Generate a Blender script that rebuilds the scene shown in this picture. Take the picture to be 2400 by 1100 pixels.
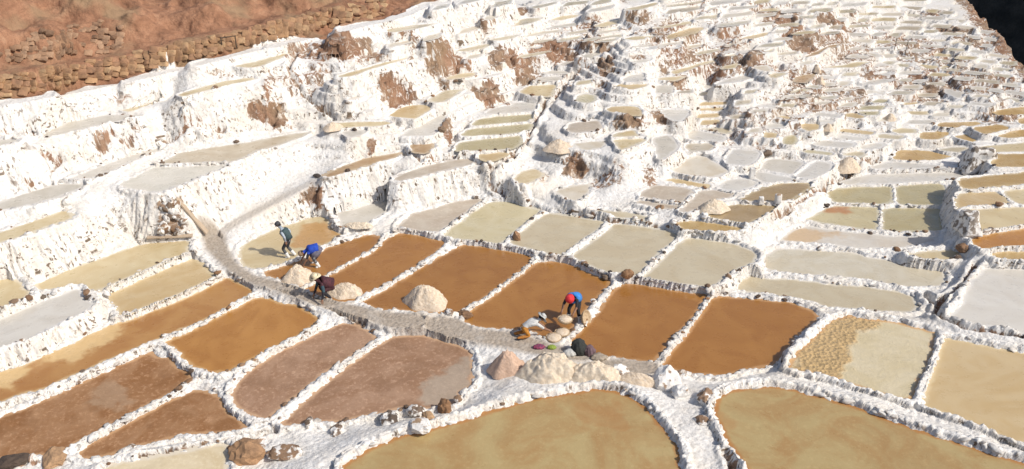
import bpy, bmesh, math, random
import numpy as np
from mathutils import Vector, Matrix
random.seed(7)
for o in list(bpy.data.objects): bpy.data.objects.remove(o)
scene = bpy.context.scene
R = math.radians

# ------------------------------------------------------------------ camera, sky, sun, exposure
F_PX, HC, PITCH = 2078.0, 17.4, R(27.0)          # focal length in photo pixels, eye height, look-down angle
cam_d = bpy.data.cameras.new('camera'); cam = bpy.data.objects.new('camera', cam_d)
scene.collection.objects.link(cam)
cam_d.sensor_width = 36.0; cam_d.lens = 36.0 * F_PX / 2400.0
cam_d.clip_start = 0.5; cam_d.clip_end = 2000.0
cam.location = (0, 0, HC); cam.rotation_euler = (R(90) - PITCH, 0, 0)
scene.camera = cam
SUN_TO = Vector((0.66, -0.30, 0.70)).normalized()   # towards the sun: right, a little behind the viewer
world = bpy.data.worlds.new('World'); scene.world = world; world.use_nodes = True
wn = world.node_tree; wn.nodes.clear()
sky = wn.nodes.new('ShaderNodeTexSky'); sky.sky_type = 'NISHITA'; sky.sun_disc = False
sky.sun_elevation = math.asin(SUN_TO.z); sky.sun_rotation = math.atan2(SUN_TO.x, SUN_TO.y)
sky.altitude = 500; sky.air_density = 0.75; sky.dust_density = 3.0; sky.ozone_density = 0.4
bg = wn.nodes.new('ShaderNodeBackground'); bg.inputs[1].default_value = 0.13
wo = wn.nodes.new('ShaderNodeOutputWorld')
wn.links.new(sky.outputs[0], bg.inputs[0]); wn.links.new(bg.outputs[0], wo.inputs[0])
sun_d = bpy.data.lights.new('sun', 'SUN'); sun_d.energy = 3.6; sun_d.angle = R(0.5); sun_d.color = (1.0, 0.955, 0.885)
sun = bpy.data.objects.new('sun', sun_d); scene.collection.objects.link(sun)
sun.rotation_euler = (-SUN_TO).to_track_quat('-Z', 'Y').to_euler()
sun.location = (30, -10, 60)
vs = scene.view_settings
vs.view_transform = 'Standard'; vs.look = 'None'; vs.gamma = 1.0; vs.exposure = 0.14; vs.use_curve_mapping = False

# ------------------------------------------------------------------ helpers
COL = scene.collection
def link(o, parent=None):
    COL.objects.link(o)
    if parent is not None: o.parent = parent
    return o
def empty(name, loc=(0, 0, 0), rz=0.0):
    o = bpy.data.objects.new(name, None); o.location = loc; o.rotation_euler = (0, 0, rz)
    o.empty_display_size = 0.2
    return link(o)
def tag(o, label, cat, group=None, kind=None):
    if label: o['label'] = label
    if cat: o['category'] = cat
    if group: o['group'] = group
    if kind: o['kind'] = kind
    return o
cp, sp = math.cos(PITCH), math.sin(PITCH)
def ray(u, v):
    a = (np.asarray(u, float) - 1200) / F_PX; b = (550 - np.asarray(v, float)) / F_PX
    return a, cp + b * sp, -sp + b * cp
def unproj(u, v, z):
    dx, dy, dz = ray(u, v); t = (z - HC) / dz
    return dx * t, dy * t
def ppm(x, y, z):                                  # pixels per metre at a place
    return F_PX / (y * cp + (HC - z) * sp)

# value noise on numpy arrays
def _h(ix, iy, iz, s):
    n = (ix * 374761393 + iy * 668265263 + iz * 2147483647 + s * 144665) & 0xffffffff
    n = ((n ^ (n >> 13)) * 1274126177) & 0xffffffff
    n = ((n ^ (n >> 16)) * 2246822519) & 0xffffffff
    return ((n ^ (n >> 15)) & 0xffff) / 65535.0
def vnoise(x, y, z, s=0):
    x, y, z = np.broadcast_arrays(x, y, z)
    fx, fy, fz = np.floor(x), np.floor(y), np.floor(z)
    ix, iy, iz = fx.astype(np.int64), fy.astype(np.int64), fz.astype(np.int64)
    a, b, c = x - fx, y - fy, z - fz
    a = a * a * (3 - 2 * a); b = b * b * (3 - 2 * b); c = c * c * (3 - 2 * c)
    r = 0
    for i in (0, 1):
        for j in (0, 1):
            for k in (0, 1):
                r = r + _h(ix + i, iy + j, iz + k, s) * (a if i else 1 - a) * (b if j else 1 - b) * (c if k else 1 - c)
    return r * 2 - 1
def fbm(x, y, z, s=0, octv=3):
    r = 0; am = 1.0; f = 1.0
    for o in range(octv):
        r = r + am * vnoise(x * f, y * f, z * f, s + o * 17); am *= 0.5; f *= 2.03
    return r
def worley(x, y, z, s=0):                           # distance to nearest feature point
    ix, iy, iz = np.floor(x).astype(np.int64), np.floor(y).astype(np.int64), np.floor(z).astype(np.int64)
    best = np.full(np.shape(x), 9.0)
    for i in (-1, 0, 1):
        for j in (-1, 0, 1):
            for k in (-1, 0, 1):
                jx, jy, jz = ix + i, iy + j, iz + k
                px = jx + _h(jx, jy, jz, s); py = jy + _h(jx, jy, jz, s + 5); pz = jz + _h(jx, jy, jz, s + 9)
                best = np.minimum(best, (px - x) ** 2 + (py - y) ** 2 + (pz - z) ** 2)
    return np.sqrt(best)
def sst(a, b, x):
    t = np.clip((x - a) / (b - a), 0, 1); return t * t * (3 - 2 * t)
# ------------------------------------------------------------------ survey of the ponds
# key | brine kind | level (number, or 'a' = found from the terrace wall below it) | outline as seen by the surveyor | label
POND_TABLE = """
F1|olivetan|.45|796,1180 804,1094 876,1049 945,1024 1018,1009 1109,980 1200,951 1309,927 1404,914 1462,925 1509,954 1538,987 1567,1024 1589,1064 1600,1180|huge olive tan pond with curved far rim, bottom centre, nearest of all
F2|olivetan|.45|1756,1100 1731,1067 1709,1038 1695,1009 1676,969 1689,933 1709,922 1745,914 1800,909 1865,918 1945,940 2018,962 2062,980 2127,1002 2200,1027 2291,1056 2400,1091 2460,1108 2460,1180 1790,1180|large olive ochre pond with pointed left end in the bottom right corner
F3|crust|.2|1851,867 1862,838 1887,813 1920,780 1953,751 1993,743 2033,749 2109,760 2167,775 2191,782 2185,820 2167,864 2145,911 2129,940 2055,918 1964,889 1909,875|pale pond with a wrinkled ochre salt crust along its left side
F4|tan|.2|2218,793 2273,805 2345,820 2400,829 2450,840 2450,1060 2400,1044 2345,1020 2291,998 2218,969 2164,951 2170,935 2189,875 2207,820|large sandy tan pond at the right edge, right of the crusted pond
B1|brown|.14|616,641 673,623 753,590 833,560 862,551 896,555 876,583 818,615 760,648 702,674 662,659|ochre brown pond where the worker in blue bends over a salt heap
B2|brown|.10|713,681 764,652 825,619 876,590 913,557 942,546 985,554 1047,568 1007,601 945,641 891,674 855,688 815,710 764,699 731,692|ochre brown pond in front of which the straw hat worker crouches
B3|brown|.06|847,710 891,688 964,645 1036,601 1084,574 1131,579 1200,592 1240,601 1247,610 1222,634 1200,648 1145,692 1073,732 1047,736 1000,734 938,725 891,728 873,717|wide ochre brown pond holding the large round salt heap
B4|brown|.02|1084,744 1150,697 1200,662 1245,627 1262,615 1309,615 1353,626 1393,646 1433,659 1418,677 1389,706 1356,743 1345,765 1320,791 1305,803 1273,793 1233,770 1200,774 1109,765|ochre brown pond where the worker in the red hat bends down
B5|brown|-.02|1465,666 1509,670 1582,681 1655,690 1644,714 1618,751 1578,790 1545,833 1531,847 1469,842 1436,837 1415,842 1385,827 1333,809 1364,780 1393,744 1425,703 1440,681|plain brown pond right of the red hat worker, without people or heaps
B6|brown|-.06|1680,695 1745,701 1800,706 1855,711 1895,725 1918,742 1909,755 1865,790 1840,826 1815,856 1745,866 1691,880 1651,878 1607,872 1578,864 1555,858 1564,842 1593,805 1629,762 1658,717|rightmost ochre brown pond, with a rounded far right corner
L1|paletan|.50|84,670 127,645 145,637 218,615 291,586 349,568 400,564 440,564 442,597 400,610 309,655 233,686 189,670 145,677 95,681|long pale tan pond under the white wall beside the lying plank
L2|tan|.25|242,690 327,652 447,605 465,612 484,634 505,648 473,665 400,699 327,728 287,743 273,717 255,699|tan pond left of the footpath, between the pale plank pond and the two-tone ochre strip
L3|bluewhite|.60|-20,752 0,750 47,728 109,703 185,677 196,699 222,714 189,735 127,762 73,791 33,803 4,815 -20,824|bluish white pond at the left edge with dark stones on its near rim
L4|paletan|.80|-20,655 0,655 25,648 40,659 55,677 73,688 36,710 0,725 -20,732|small pale tan pond cut by the left edge, behind a knotty rim
L5|twotone|.05|-20,878 0,871 55,860 109,831 182,802 255,765 309,747 364,724 418,705 491,672 531,652 545,656 582,676 593,684 545,712 527,723 473,752 418,774 364,797 313,819 236,849 164,884 91,914 36,928 0,944 -20,952|long ochre strip pond fading to pale sand towards the left edge
L6|brown2|0|385,805 436,784 509,747 582,707 611,697 655,710 691,717 727,735 745,746 731,765 691,791 636,813 600,835 567,856 524,873 491,871 458,860 436,842 411,813|deep golden brown pond in the left foreground below the footpath
L7|crustbrown|-.1|-30,995 0,982 73,955 145,922 218,889 291,853 354,825 360,838 396,842 404,856 436,875 451,885 411,915 345,947 291,980 218,1016 175,1035 153,1056 109,1064 36,1071 -30,1075|large rusty brown crusted pond in the bottom left corner
L8|crustbrown|-.15|193,1075 182,1067 200,1049 273,1009 327,980 400,940 455,918 484,918 516,933 524,955 553,984 580,1007 527,1012 436,1016 364,1035 291,1053 236,1071|tapering rusty crusted pond at bottom left, ending at a knotty stone rim
L9|crustpink|-.1|600,862 655,827 709,800 764,775 804,758 836,765 862,775 880,795 855,813 818,838 782,860 745,885 698,922 655,958 622,982 600,973 582,967 560,958 547,933 549,911 564,893 582,878|dull pinkish brown crusted pond left of a white diagonal rim
L10|crustpink|-.12|662,996 727,991 800,987 847,975 891,969 945,956 1007,956 1055,947 1073,936 1076,918 1105,904 1107,860 1102,827 1076,809 1036,795 982,786 945,786 909,798 869,824 818,860 764,900 720,940 673,980|large dull brown crusted pond with rounded far end, centre foreground
L11|sand|.1|240,1098 330,1077 420,1062 500,1047 530,1042 535,1075 520,1140 240,1140|small pale sandy pan at the bottom edge beside an ochre boulder
W1|paletan|.15|560,586 586,566 626,546 660,532 700,520 740,507 760,507 772,518 774,534 790,545 802,549 780,564 756,578 700,602 660,618 620,630 600,632 576,626 564,612|pale tan pond with brown silt where the standing man wades
M1|greywhite|.30|785,499 836,488 909,466 927,475 905,495 876,514 855,525 833,532 800,535 796,517|grey white pond behind the rim of the man's tan pond
M2|pinkgrey|.25|931,535 964,503 1000,494 1073,472 1131,466 1109,485 1080,506 1051,528 1025,546 982,541 956,537|pinkish grey salted pond under the tall white centre wall
M3|paleolive|.22|1036,552 1073,525 1116,495 1145,475 1200,471 1236,486 1268,494 1244,514 1215,535 1173,574 1127,566 1073,561|pale olive pond right of the pinkish grey one, behind the brown row
M4|pale|.22|1193,568 1229,539 1265,510 1287,501 1327,505 1375,514 1416,519 1404,537 1364,563 1335,584 1320,599 1287,595 1251,586 1222,579|pale grey pond, second from the left in the row behind the brown ponds
M5|pale|.22|1337,601 1371,579 1411,552 1438,527 1462,525 1509,532 1564,541 1591,550 1578,563 1545,592 1516,624 1495,648 1462,641 1418,639 1375,621|pale grey pond, third from the left in the row behind the brown ponds
M6|pale|.22|1507,650 1535,626 1564,599 1593,570 1618,557 1673,565 1720,572 1756,586 1773,599 1767,612 1752,625 1709,639 1684,664 1658,674 1600,668 1527,655|large pale pond at the right end of the row behind the brown ponds
R1|pale|-.2|1727,670 1738,652 1756,643 1800,655 1873,657 1945,668 2036,674 2109,687 2140,697 2151,714 2142,730 2091,731 2018,725 1964,720 1938,720 1909,708 1855,699 1800,689 1775,686 1727,678|long pale pond just behind the rightmost brown pond
R2|greypale|-.15|1818,585 1873,585 1927,589 2000,593 2036,605 2073,610 2109,621 2164,628 2209,635 2215,652 2204,671 2175,671 2127,672 2073,663 2018,653 1945,646 1873,643 1818,635 1789,628 1789,605|long grey pale pond with a blue shadow at its right end
R3|whitestain|-.1|1829,565 1862,537 1895,530 1927,536 2000,545 2073,553 2145,557 2193,557 2198,567 2164,571 2109,581 2055,582 2000,581 1945,573 1902,569|white salt pond with a rusty stain at its left end
R4|stainolive|-.02|1889,515 1913,503 1942,487 1964,483 2018,485 2060,488 2058,538 2011,534 1945,524 1909,518|pale olive pond with a rust red corner below the bright wall
R5|olive|-.02|2069,490 2127,488 2209,490 2207,506 2216,539 2164,542 2109,542 2067,538|square olive pond with a shadow falling on its right side
R6|olive|.08|1942,448 1971,442 2091,437 2091,477 2018,477 1960,474 1942,463|olive pond at the left of the upper pair in the trough
R7|olive|.08|2100,436 2164,431 2207,433 2218,452 2213,479 2164,481 2104,479|olive pond at the right of the upper pair in the trough
R8|bluewhite|.15|1964,432 2018,413 2073,409 2164,406 2273,402 2345,404 2291,413 2236,420 2164,425 2091,430|narrow bluish white strip pond behind the olive pair
R9|yellow|1.0|2247,421 2309,414 2400,406 2440,402 2440,431 2400,432 2327,437 2273,442 2256,440|mustard pond at the right edge, in front of the pale strip
R10|tan|.9|2247,457 2273,453 2335,451 2353,463 2365,478 2309,482 2262,482 2246,492 2244,474|tan pond with a slanted right side at the right edge terrace
R11|paletan|.9|2347,450 2400,444 2440,440 2440,480 2400,480 2384,476 2366,463|small pale tan pond in the right edge terrace, beside the slanted rim
R12|paletan|.85|2262,494 2309,490 2400,487 2440,485 2440,524 2400,528 2327,537 2284,544 2273,528 2265,510|wide pale tan pond at the right edge above the deep ochre one
R13|brown2|.75|2275,563 2309,551 2400,536 2440,530 2440,577 2400,578 2345,580 2302,584 2284,575|deep ochre pond at the right edge
R14|yellow|.6|2327,594 2345,589 2400,589 2440,589 2440,612 2400,610 2364,609 2327,604|small mustard pond cut by the right edge below the deep ochre one
R15|paletan|.2|2127,597 2182,589 2236,586 2260,594 2267,604 2218,609 2164,609|small wedge shaped tan pond under the shaded wall
R16|bluewhite|.35|2309,631 2345,631 2400,634 2440,636 2440,795 2400,782 2367,769 2309,765 2236,746 2229,743 2255,714 2269,677 2280,655|big white salt pond at the right edge beside the forked canal
S18|oliveb|.78|1737,469 1767,452 1800,439 1836,429 1891,429 1903,434 1876,454 1844,472 1800,474|olive brown pond behind the two little stumps
S19|oliveb|.66|1657,508 1684,489 1727,480 1800,481 1823,482 1807,495 1782,509 1756,523 1709,518|olive brown pond in front of the two little stumps
S20|yellow|.5|1587,521 1636,519 1709,529 1743,537 1709,543 1636,542 1598,538|small yellow sliver of a pond behind the pale row
S21|pale|.45|1384,494 1455,497 1518,507 1515,516 1455,511 1418,501|narrow pale strip pond along the canal behind the pale row
S17|pinkgrey|.75|1598,495 1618,472 1642,448 1673,447 1725,455 1707,463 1673,467 1644,485 1611,498|grey pond partly covered by a small salt heap
S16|pinkgrey|.68|1490,474 1502,470 1564,477 1598,484 1585,491 1535,485|narrow pinkish grey pond in front of the grey salted one
S15|pinkgrey|.78|1498,460 1513,447 1538,435 1582,438 1623,446 1607,465 1593,475 1545,469|grey salted pond above the narrow pinkish strip
S14|bluewhite|.85|1864,414 1913,378 1951,384 1944,400 1920,413 1895,418|white pond beside the pyramid salt heap
S13|greywhite|.85|1784,394 1800,374 1836,376 1885,380 1858,408 1822,403|grey white pond left of the pyramid heap pond
S12|bluewhite|.82|1756,410 1767,402 1800,407 1855,418 1890,424 1836,426 1790,428 1776,420|thin white pond beside the white stump
S11|bluewhite|.80|1689,440 1697,426 1738,419 1780,428 1765,438 1727,448 1700,447|white pond in front of the white stump
S10|sandwhite|a|1577,397 1629,364 1655,368 1684,386 1707,401 1687,410 1665,415 1618,410 1585,405|broad white pond with a sandy left corner in mid view
S9|bluewhite|a|1700,376 1722,349 1783,357 1765,381 1745,387 1707,384|
S22|sandwhite|a|1304,450 1320,442 1353,434 1383,433 1378,452 1360,466 1345,472 1326,462|
S23|tan|a|1555,421 1582,420 1663,435 1655,440 1600,431|
S24|sand|a|1205,420 1222,403 1255,397 1274,408 1255,422 1222,432|
T1|muddy|a|758,413 804,391 855,373 940,358 936,365 873,383 804,405 771,415|narrow muddy pond on a ledge above the ramp path
T2|pinkgrey|a|912,421 964,402 1036,382 1091,371 1114,376 1107,384 1036,400 964,418 935,424|long pinkish grey pond on top of the tall white centre wall
T3|tan|a|1120,370 1127,363 1182,358 1192,361 1165,374 1145,379|
T0|bluewhite|a|1140,267 1158,254 1200,247 1200,242 1256,241 1253,261 1200,266|
T4|olive|a|1106,295 1121,280 1200,270 1250,267 1248,282 1200,287|
T5|olive|a|1078,319 1100,304 1200,294 1245,291 1240,304 1200,314|
T6|olive|a|1067,355 1077,335 1127,328 1200,320 1222,318 1220,334 1203,349 1150,351|
U1|pale|a|995,241 1036,216 1062,210 1085,210 1036,240|
U2|tan|a|915,270 953,248 1016,246 1000,261 975,278 927,274|
U3|bluewhite|a|940,319 993,288 1036,268 1045,273 1034,297 1011,318 964,319|
U4|muddy|a|962,345 966,337 1016,337 1016,345 996,360 969,357|
U5|paletan|a|777,297 780,290 855,286 905,286 916,290 891,294 818,301|
U6|greywhite|a|802,309 825,305 860,303 847,315 822,322|
V1|paletan|a|-20,552 0,546 55,528 145,496 156,496 172,506 164,513 109,531 55,553 0,567 -20,574|narrow tan pond on the first ledge at the left edge
V2|greywhite|a|-20,482 0,475 73,449 145,431 214,426 204,434 145,458 73,480 0,493 -20,499|long grey white pond on the second ledge at the left edge
V3|bluewhite|a|155,422 218,398 291,369 353,350 391,343 364,358 327,370 255,403 233,413 204,424|slender bluish white pond running up to the third ledge
V4|greygreen|a|282,432 327,411 364,391 455,388 538,386 491,405 418,434 375,450 327,444 291,440|grey green pond at the top of the broad white wall
V5|muddygrey|a|369,386 422,359 491,348 600,332 673,317 725,310 709,320 655,339 600,352 575,367 545,379 473,382|long muddy grey pond along the crest of the broad white wall
V6|greywhite|a|89,319 127,299 164,284 255,270 333,271 291,280 218,297 164,308 109,322|grey white tongue shaped pond high on the left terraces
V7|greywhite|a|-20,328 42,328 36,333 0,341 -20,345|tiny grey pond at the left edge high on the terraces
V8|paletan|a|286,259 327,247 391,230 380,239 327,254 309,261|
V9|paletan|a|417,223 473,205 527,190 595,182 596,187 527,200 473,215 429,226|
V10|paletan|a|547,157 582,148 600,146 655,128 678,125 636,144 600,158|
V11|paletan|a|791,181 836,166 909,146 962,134 927,145 873,160 825,178|
V13|sand|a|1046,186 1057,179 1084,172 1114,172 1107,178 1073,185|
V14|pale|a|1071,119 1109,110 1145,103 1151,105 1127,115 1091,121|
V15|pale|a|1147,94 1182,86 1220,82 1193,91 1167,96|
V16|pale|a|884,74 916,66 982,59 1025,55 982,66 930,76|
Wa|greywhite|a|1355,137 1382,123 1416,117 1404,127 1389,139|
Wb|greywhite|a|1300,159 1324,146 1373,143 1345,157|
Wc|greywhite|a|1275,174 1295,165 1340,161 1327,174|
Wd|greywhite|a|1253,192 1269,181 1318,179 1309,190|
We|paletan|a|1220,217 1236,203 1303,197 1298,214 1284,229 1247,223|
W3|bluewhite|a|1457,188 1476,176 1508,174 1512,192 1469,194|
W4|tan|a|1438,206 1451,199 1514,197 1509,203 1476,210|
W5|paleolive|a|1351,238 1354,226 1371,221 1392,225 1395,234 1382,242|
W6|tan|a|1424,258 1436,252 1462,250 1491,252 1502,262 1501,272 1476,270 1447,266|
W7|bluewhite|a|1551,262 1564,257 1611,259 1614,273 1600,283 1582,283 1564,275|
W8|greywhite|a|1536,218 1539,201 1576,201 1574,219|
W9|pinkgrey|a|1329,304 1336,290 1402,283 1409,298 1389,308 1345,312|
W10|paletan|a|1435,321 1447,312 1484,306 1490,316 1507,320 1473,321|
W11|sandwhite|a|1347,338 1371,334 1431,330 1418,336 1404,348 1382,352 1356,348|
W12|paletan|a|1438,328 1511,323 1502,335 1476,343 1455,352|
W13|greywhite|a|1533,325 1566,317 1584,335 1587,345 1564,366 1546,374|
W14|bluewhite|a|1598,320 1613,306 1636,305 1691,317 1700,324 1687,332 1636,330|
W15|pale|a|1636,303 1673,301 1712,297 1714,308 1700,313 1665,308|
W16|muddygrey|a|1609,346 1613,339 1671,334 1667,352 1618,357|
Wf|tan|a|1631,249 1646,240 1714,237 1700,246|
Wg|tan|a|1631,263 1635,255 1696,251 1690,259|
Wh|tan|a|1635,276 1638,268 1686,266 1682,275|
Wi|tan|a|1642,293 1648,283 1685,281 1687,290|
W18|bluewhite|a|1645,206 1652,199 1679,197 1672,208|
W19|bluewhite|a|1675,199 1709,185 1738,177 1776,179 1727,192|
W20|paletan|a|1573,170 1600,161 1655,145 1671,143 1618,163 1585,174|
W21|tan|a|1547,95 1564,85 1618,66 1650,65 1636,75 1600,86|
W22|tan|a|1726,95 1745,88 1800,76 1798,82 1760,92|
W23|paletan|a|1464,91 1491,86 1533,85 1513,92 1484,95|
W24|paletan|a|1529,67 1564,62 1618,50 1620,55 1582,64|
W25|paletan|a|1395,62 1425,50 1469,45 1478,43 1455,54 1418,63|
W26|paletan|a|1289,47 1320,37 1354,36 1351,40 1309,48|
W27|pale|a|1202,62 1210,48 1240,43 1270,43 1236,57|
W28|pale|a|1242,17 1287,8 1305,4 1296,10 1255,21|
W29|paletan|a|1464,22 1491,17 1540,6 1536,12 1498,23|
W30|bluewhite|a|1478,143 1525,139 1518,145 1491,148|
W31|sand|a|1541,186 1551,183 1605,179 1582,190|
W32|sandwhite|a|1766,157 1800,154 1808,169 1769,163|
X1|muddy|a|1886,134 1916,121 1945,107 1976,103 1945,113 1909,130|
X2|muddy|a|1860,192 1867,181 1907,173 1903,181 1887,194|
X3|paletan|a|1926,159 1982,153 2004,146 2036,146 2004,158|
X4|paletan|a|1802,183 1806,173 1842,172 1818,183|
X5|olive|a|2042,240 2056,233 2082,234 2079,241|
X5b|olive|a|2017,257 2026,250 2075,248 2064,257|
X5c|olive|a|2017,269 2020,262 2061,261 2054,269|
X6|bluewhite|a|2017,196 2051,187 2096,187 2076,192 2047,199|
X7|bluewhite|a|2217,217 2220,210 2263,218 2247,231|
X8|greywhite|a|2126,290 2132,282 2187,282 2184,291|
X9|bluewhite|a|1900,275 1916,264 1973,269 1958,277|
X9b|bluewhite|a|1893,284 1899,280 1953,282 1943,290|
X10|tan|a|1984,272 1993,266 2027,269 2015,278|
X11|tan|a|1875,298 1881,291 1918,291 1915,303 1895,307|
X12|olive|a|1838,336 1841,322 1864,318 1863,333 1855,339|
X13|tan|a|1795,322 1797,312 1820,314 1817,322|
X14|bluewhite|a|1797,301 1799,290 1845,293 1835,299|
X15|tan|a|1824,277 1830,273 1853,275 1846,282|
X16|tan|a|2118,246 2124,241 2151,240 2141,244|
R17|brown3|a|2093,372 2109,353 2149,353 2193,358 2230,367 2200,374 2127,376|ochre pond beside the shaded stone tower at right
R18|bluewhite|a|2035,394 2076,381 2127,381 2182,387 2248,390 2240,394 2127,395|
R19|yellow|a|2329,390 2317,363 2400,361 2440,360 2440,392 2400,391|mustard pond at the right edge beside the shaded stone tower
R20|paletan|a|2290,357 2287,346 2345,341 2400,335 2440,331 2440,354|
R21|brown3|a|2198,297 2206,289 2289,286 2296,291 2244,299|
R22|brown3|a|2280,301 2345,293 2365,300 2309,314|
R23|brown3|a|2160,325 2160,311 2221,309 2223,314 2193,327|
R24|brown3|a|2236,320 2265,315 2284,327 2280,333|
R25|brown3|a|2330,261 2364,255 2400,252 2440,250 2440,268 2400,267 2345,272|
R26|brown3|a|2337,320 2382,307 2440,301 2440,316 2364,323|
R27|brown3|a|2388,280 2440,275 2440,289 2392,290|
R28|pale|a|2199,352 2229,347 2267,346 2253,358|
S1|paletan|a|2093,308 2103,301 2147,303 2143,310 2109,313|
S2|pale|a|2057,323 2064,315 2121,319 2109,327|
S3|tan|a|1969,308 1976,302 2048,310 2039,316|
S4|bluewhite|a|1962,324 1968,317 2033,323 2027,331|
S5|bluewhite|a|1904,339 1922,329 2004,336 1994,347 1945,344|
S6|paleolive|a|1882,357 1892,351 1951,359 1945,364|
S7|bluewhite|a|2013,348 2023,337 2073,338 2055,351|
S8|pale|a|1977,363 1990,355 2031,357 2014,369|
"""
PONDS = []
for ln in POND_TABLE.strip().splitlines():
    k, kind, z, pts, lab = ln.split('|')
    P = np.array([[float(a) for a in p.split(',')] for p in pts.split()])
    PONDS.append(dict(key=k, kind=kind, z=None if z == 'a' else float(z), px=P, label=lab, flat=None, lean=0.5))
BYKEY = {p['key']: p for p in PONDS}
for k in 'W11 W12 W9 W10 W5 W6 W3 W4 W30 W23 W25 W20 W19 W31 W8 X4 W32'.split(): BYKEY[k]['lean'] = 1.15
for k in 'V6 V7 V8 V9 V10 V2 V3'.split(): BYKEY[k]['lean'] = .75

# ledges, footpaths and hill shoulders (no water): level strips that shape the ground
def flat(key, kind, z, pts, lean=0.5):
    P = np.array([[float(a) for a in p.split(',')] for p in pts.split()])
    d = dict(key=key, kind=kind, z=z, px=P, label='', flat=kind, lean=lean); PONDS.append(d); BYKEY[key] = d
_up = [(-60, 252), (0, 238), (100, 222), (200, 204), (300, 184), (400, 160), (500, 136), (600, 110), (700, 88), (800, 64), (900, 44), (960, 26), (1010, 2), (1060, -14)]
_sp = [(-60, 180), (0, 168), (109, 150), (255, 129), (364, 104), (473, 80), (600, 53), (709, 26), (800, 3), (860, -14)]
def canal_v(u): return float(np.interp(u, [a for a, b in _up], [b for a, b in _up]))
def spath_v(u): return float(np.interp(u, [a for a, b in _sp], [b for a, b in _sp]))
def strip(f, u0, u1, w, n=5):
    us = np.linspace(u0, u1, n)
    return ' '.join(['%.1f,%.1f' % (u, f(u)) for u in us] + ['%.1f,%.1f' % (u, f(u) + w) for u in us[::-1]])
for k, (u0, u1) in enumerate([(-60, 120), (124, 290), (294, 450), (454, 620), (624, 790), (794, 1000)]):
    flat('canal%d' % k, 'ledge', None, strip(canal_v, u0, u1, 9), .75)
for k, (u0, u1) in enumerate([(-60, 150), (155, 360), (365, 580), (585, 830)]):
    flat('soilpath%d' % k, 'soil', None, strip(spath_v, u0, u1, 8), .45)
for i, (u, v) in enumerate([(-60, 60), (100, 60), (300, 30), (480, 10), (-60, -60), (200, -70), (480, -80), (700, -60)]):
    flat('hill%d' % i, 'soil', None, '%d,%d %d,%d %d,%d' % (u - 14, v, u + 14, v, u, v - 7), 1.25)
flat('path1', 'path', .26, '478,552 512,548 528,590 556,628 588,648 640,660 720,690 690,684 610,668 560,644 520,612 496,590')
flat('path2', 'path', .16, '600,662 650,668 740,702 840,722 900,735 985,742 1000,752 985,768 920,764 860,748 800,730 720,704 640,680')
flat('path3', 'path', .12, '1005,748 1070,752 1110,776 1210,782 1290,812 1340,822 1380,838 1330,840 1250,822 1170,806 1120,798 1060,790 1000,770')
flat('path4', 'path', .08, '1400,850 1440,846 1530,852 1545,870 1500,872 1420,862')

# far terraces too small to survey one by one
rng = random.Random(3)
def poly_contains(P, u, v):
    x, y = P[:, 0], P[:, 1]; x2, y2 = np.roll(x, -1), np.roll(y, -1)
    c = ((y > v) != (y2 > v)) & (u < (x2 - x) * (v - y) / (y2 - y + 1e-9) + x)
    return c.sum() % 2 == 1
taken = [(p['px'][:, 0].min() - 7, p['px'][:, 0].max() + 7, p['px'][:, 1].min() - 7, p['px'][:, 1].max() + 7) for p in PONDS]
def crest_v(u): return np.interp(u, [2150, 2240, 2280, 2330, 2400, 2460], [-30, 0, 30, 60, 160, 230])
nf = 0
def try_far(u, w, vv, h, sk, box_m=3):
    global nf
    box = (u - box_m, u + w + box_m, vv - h - abs(sk) * w * .5 - 2, vv + h * .2 + abs(sk) * w * .5 + 2)
    if any(box[0] < t[1] and box[1] > t[0] and box[2] < t[3] and box[3] > t[2] for t in taken): return False
    j = lambda a: rng.uniform(-a, a)
    lean_u = h * rng.uniform(.7, 1.7)
    P = np.array([[u + j(2), vv + j(1)], [u + lean_u + j(3), vv - h + sk * lean_u + j(1)], [u + w * .6, vv - h + sk * w * .6 + j(1)],
                  [u + w + j(2), vv - h + sk * w + j(1)], [u + w - lean_u * .5 + j(3), vv + sk * w + j(1)], [u + w * .5, vv + sk * w * .5 + j(.8)]])
    kd = rng.choice(['sandwhite', 'sandwhite', 'greywhite', 'bluewhite', 'pale', 'paletan', 'muddygrey', 'greypale'])
    PONDS.append(dict(key='far%d' % nf, kind=kd, z=None, px=P, label='', flat=None, lean=0.4)); nf += 1
    return True
taken = [(p['px'][:, 0].min() - 3, p['px'][:, 0].max() + 3, p['px'][:, 1].min() - 4, p['px'][:, 1].max() + 4) for p in PONDS]
for row in range(15):
    v0 = -8 + row * 17.0
    u = 1180 + rng.uniform(0, 40)
    while u < 2430:
        w = rng.uniform(36, 78) * (1.25 if u < 1750 else 0.8); h = rng.uniform(5.5, 9.0)
        # strike of the hillside: climbs to the right up to mid view, then runs level and falls away
        vv = v0 + np.interp(u, [1200, 1700, 2100, 2400], [30, 0, 10, 45]) + rng.uniform(-2.5, 2.5)
        sk = np.interp(u, [1200, 1750, 2100, 2400], [-.16, -.10, .02, .16]) + rng.uniform(-.04, .04)
        ok = vv > crest_v(u + w) + 12 and vv < 262 and rng.random() > .05 and not (u + w < 1880 and vv > 140)
        if ok: ok = try_far(u, w, vv, h, sk)
        u += (w + rng.uniform(4, 8)) if ok else 14
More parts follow.
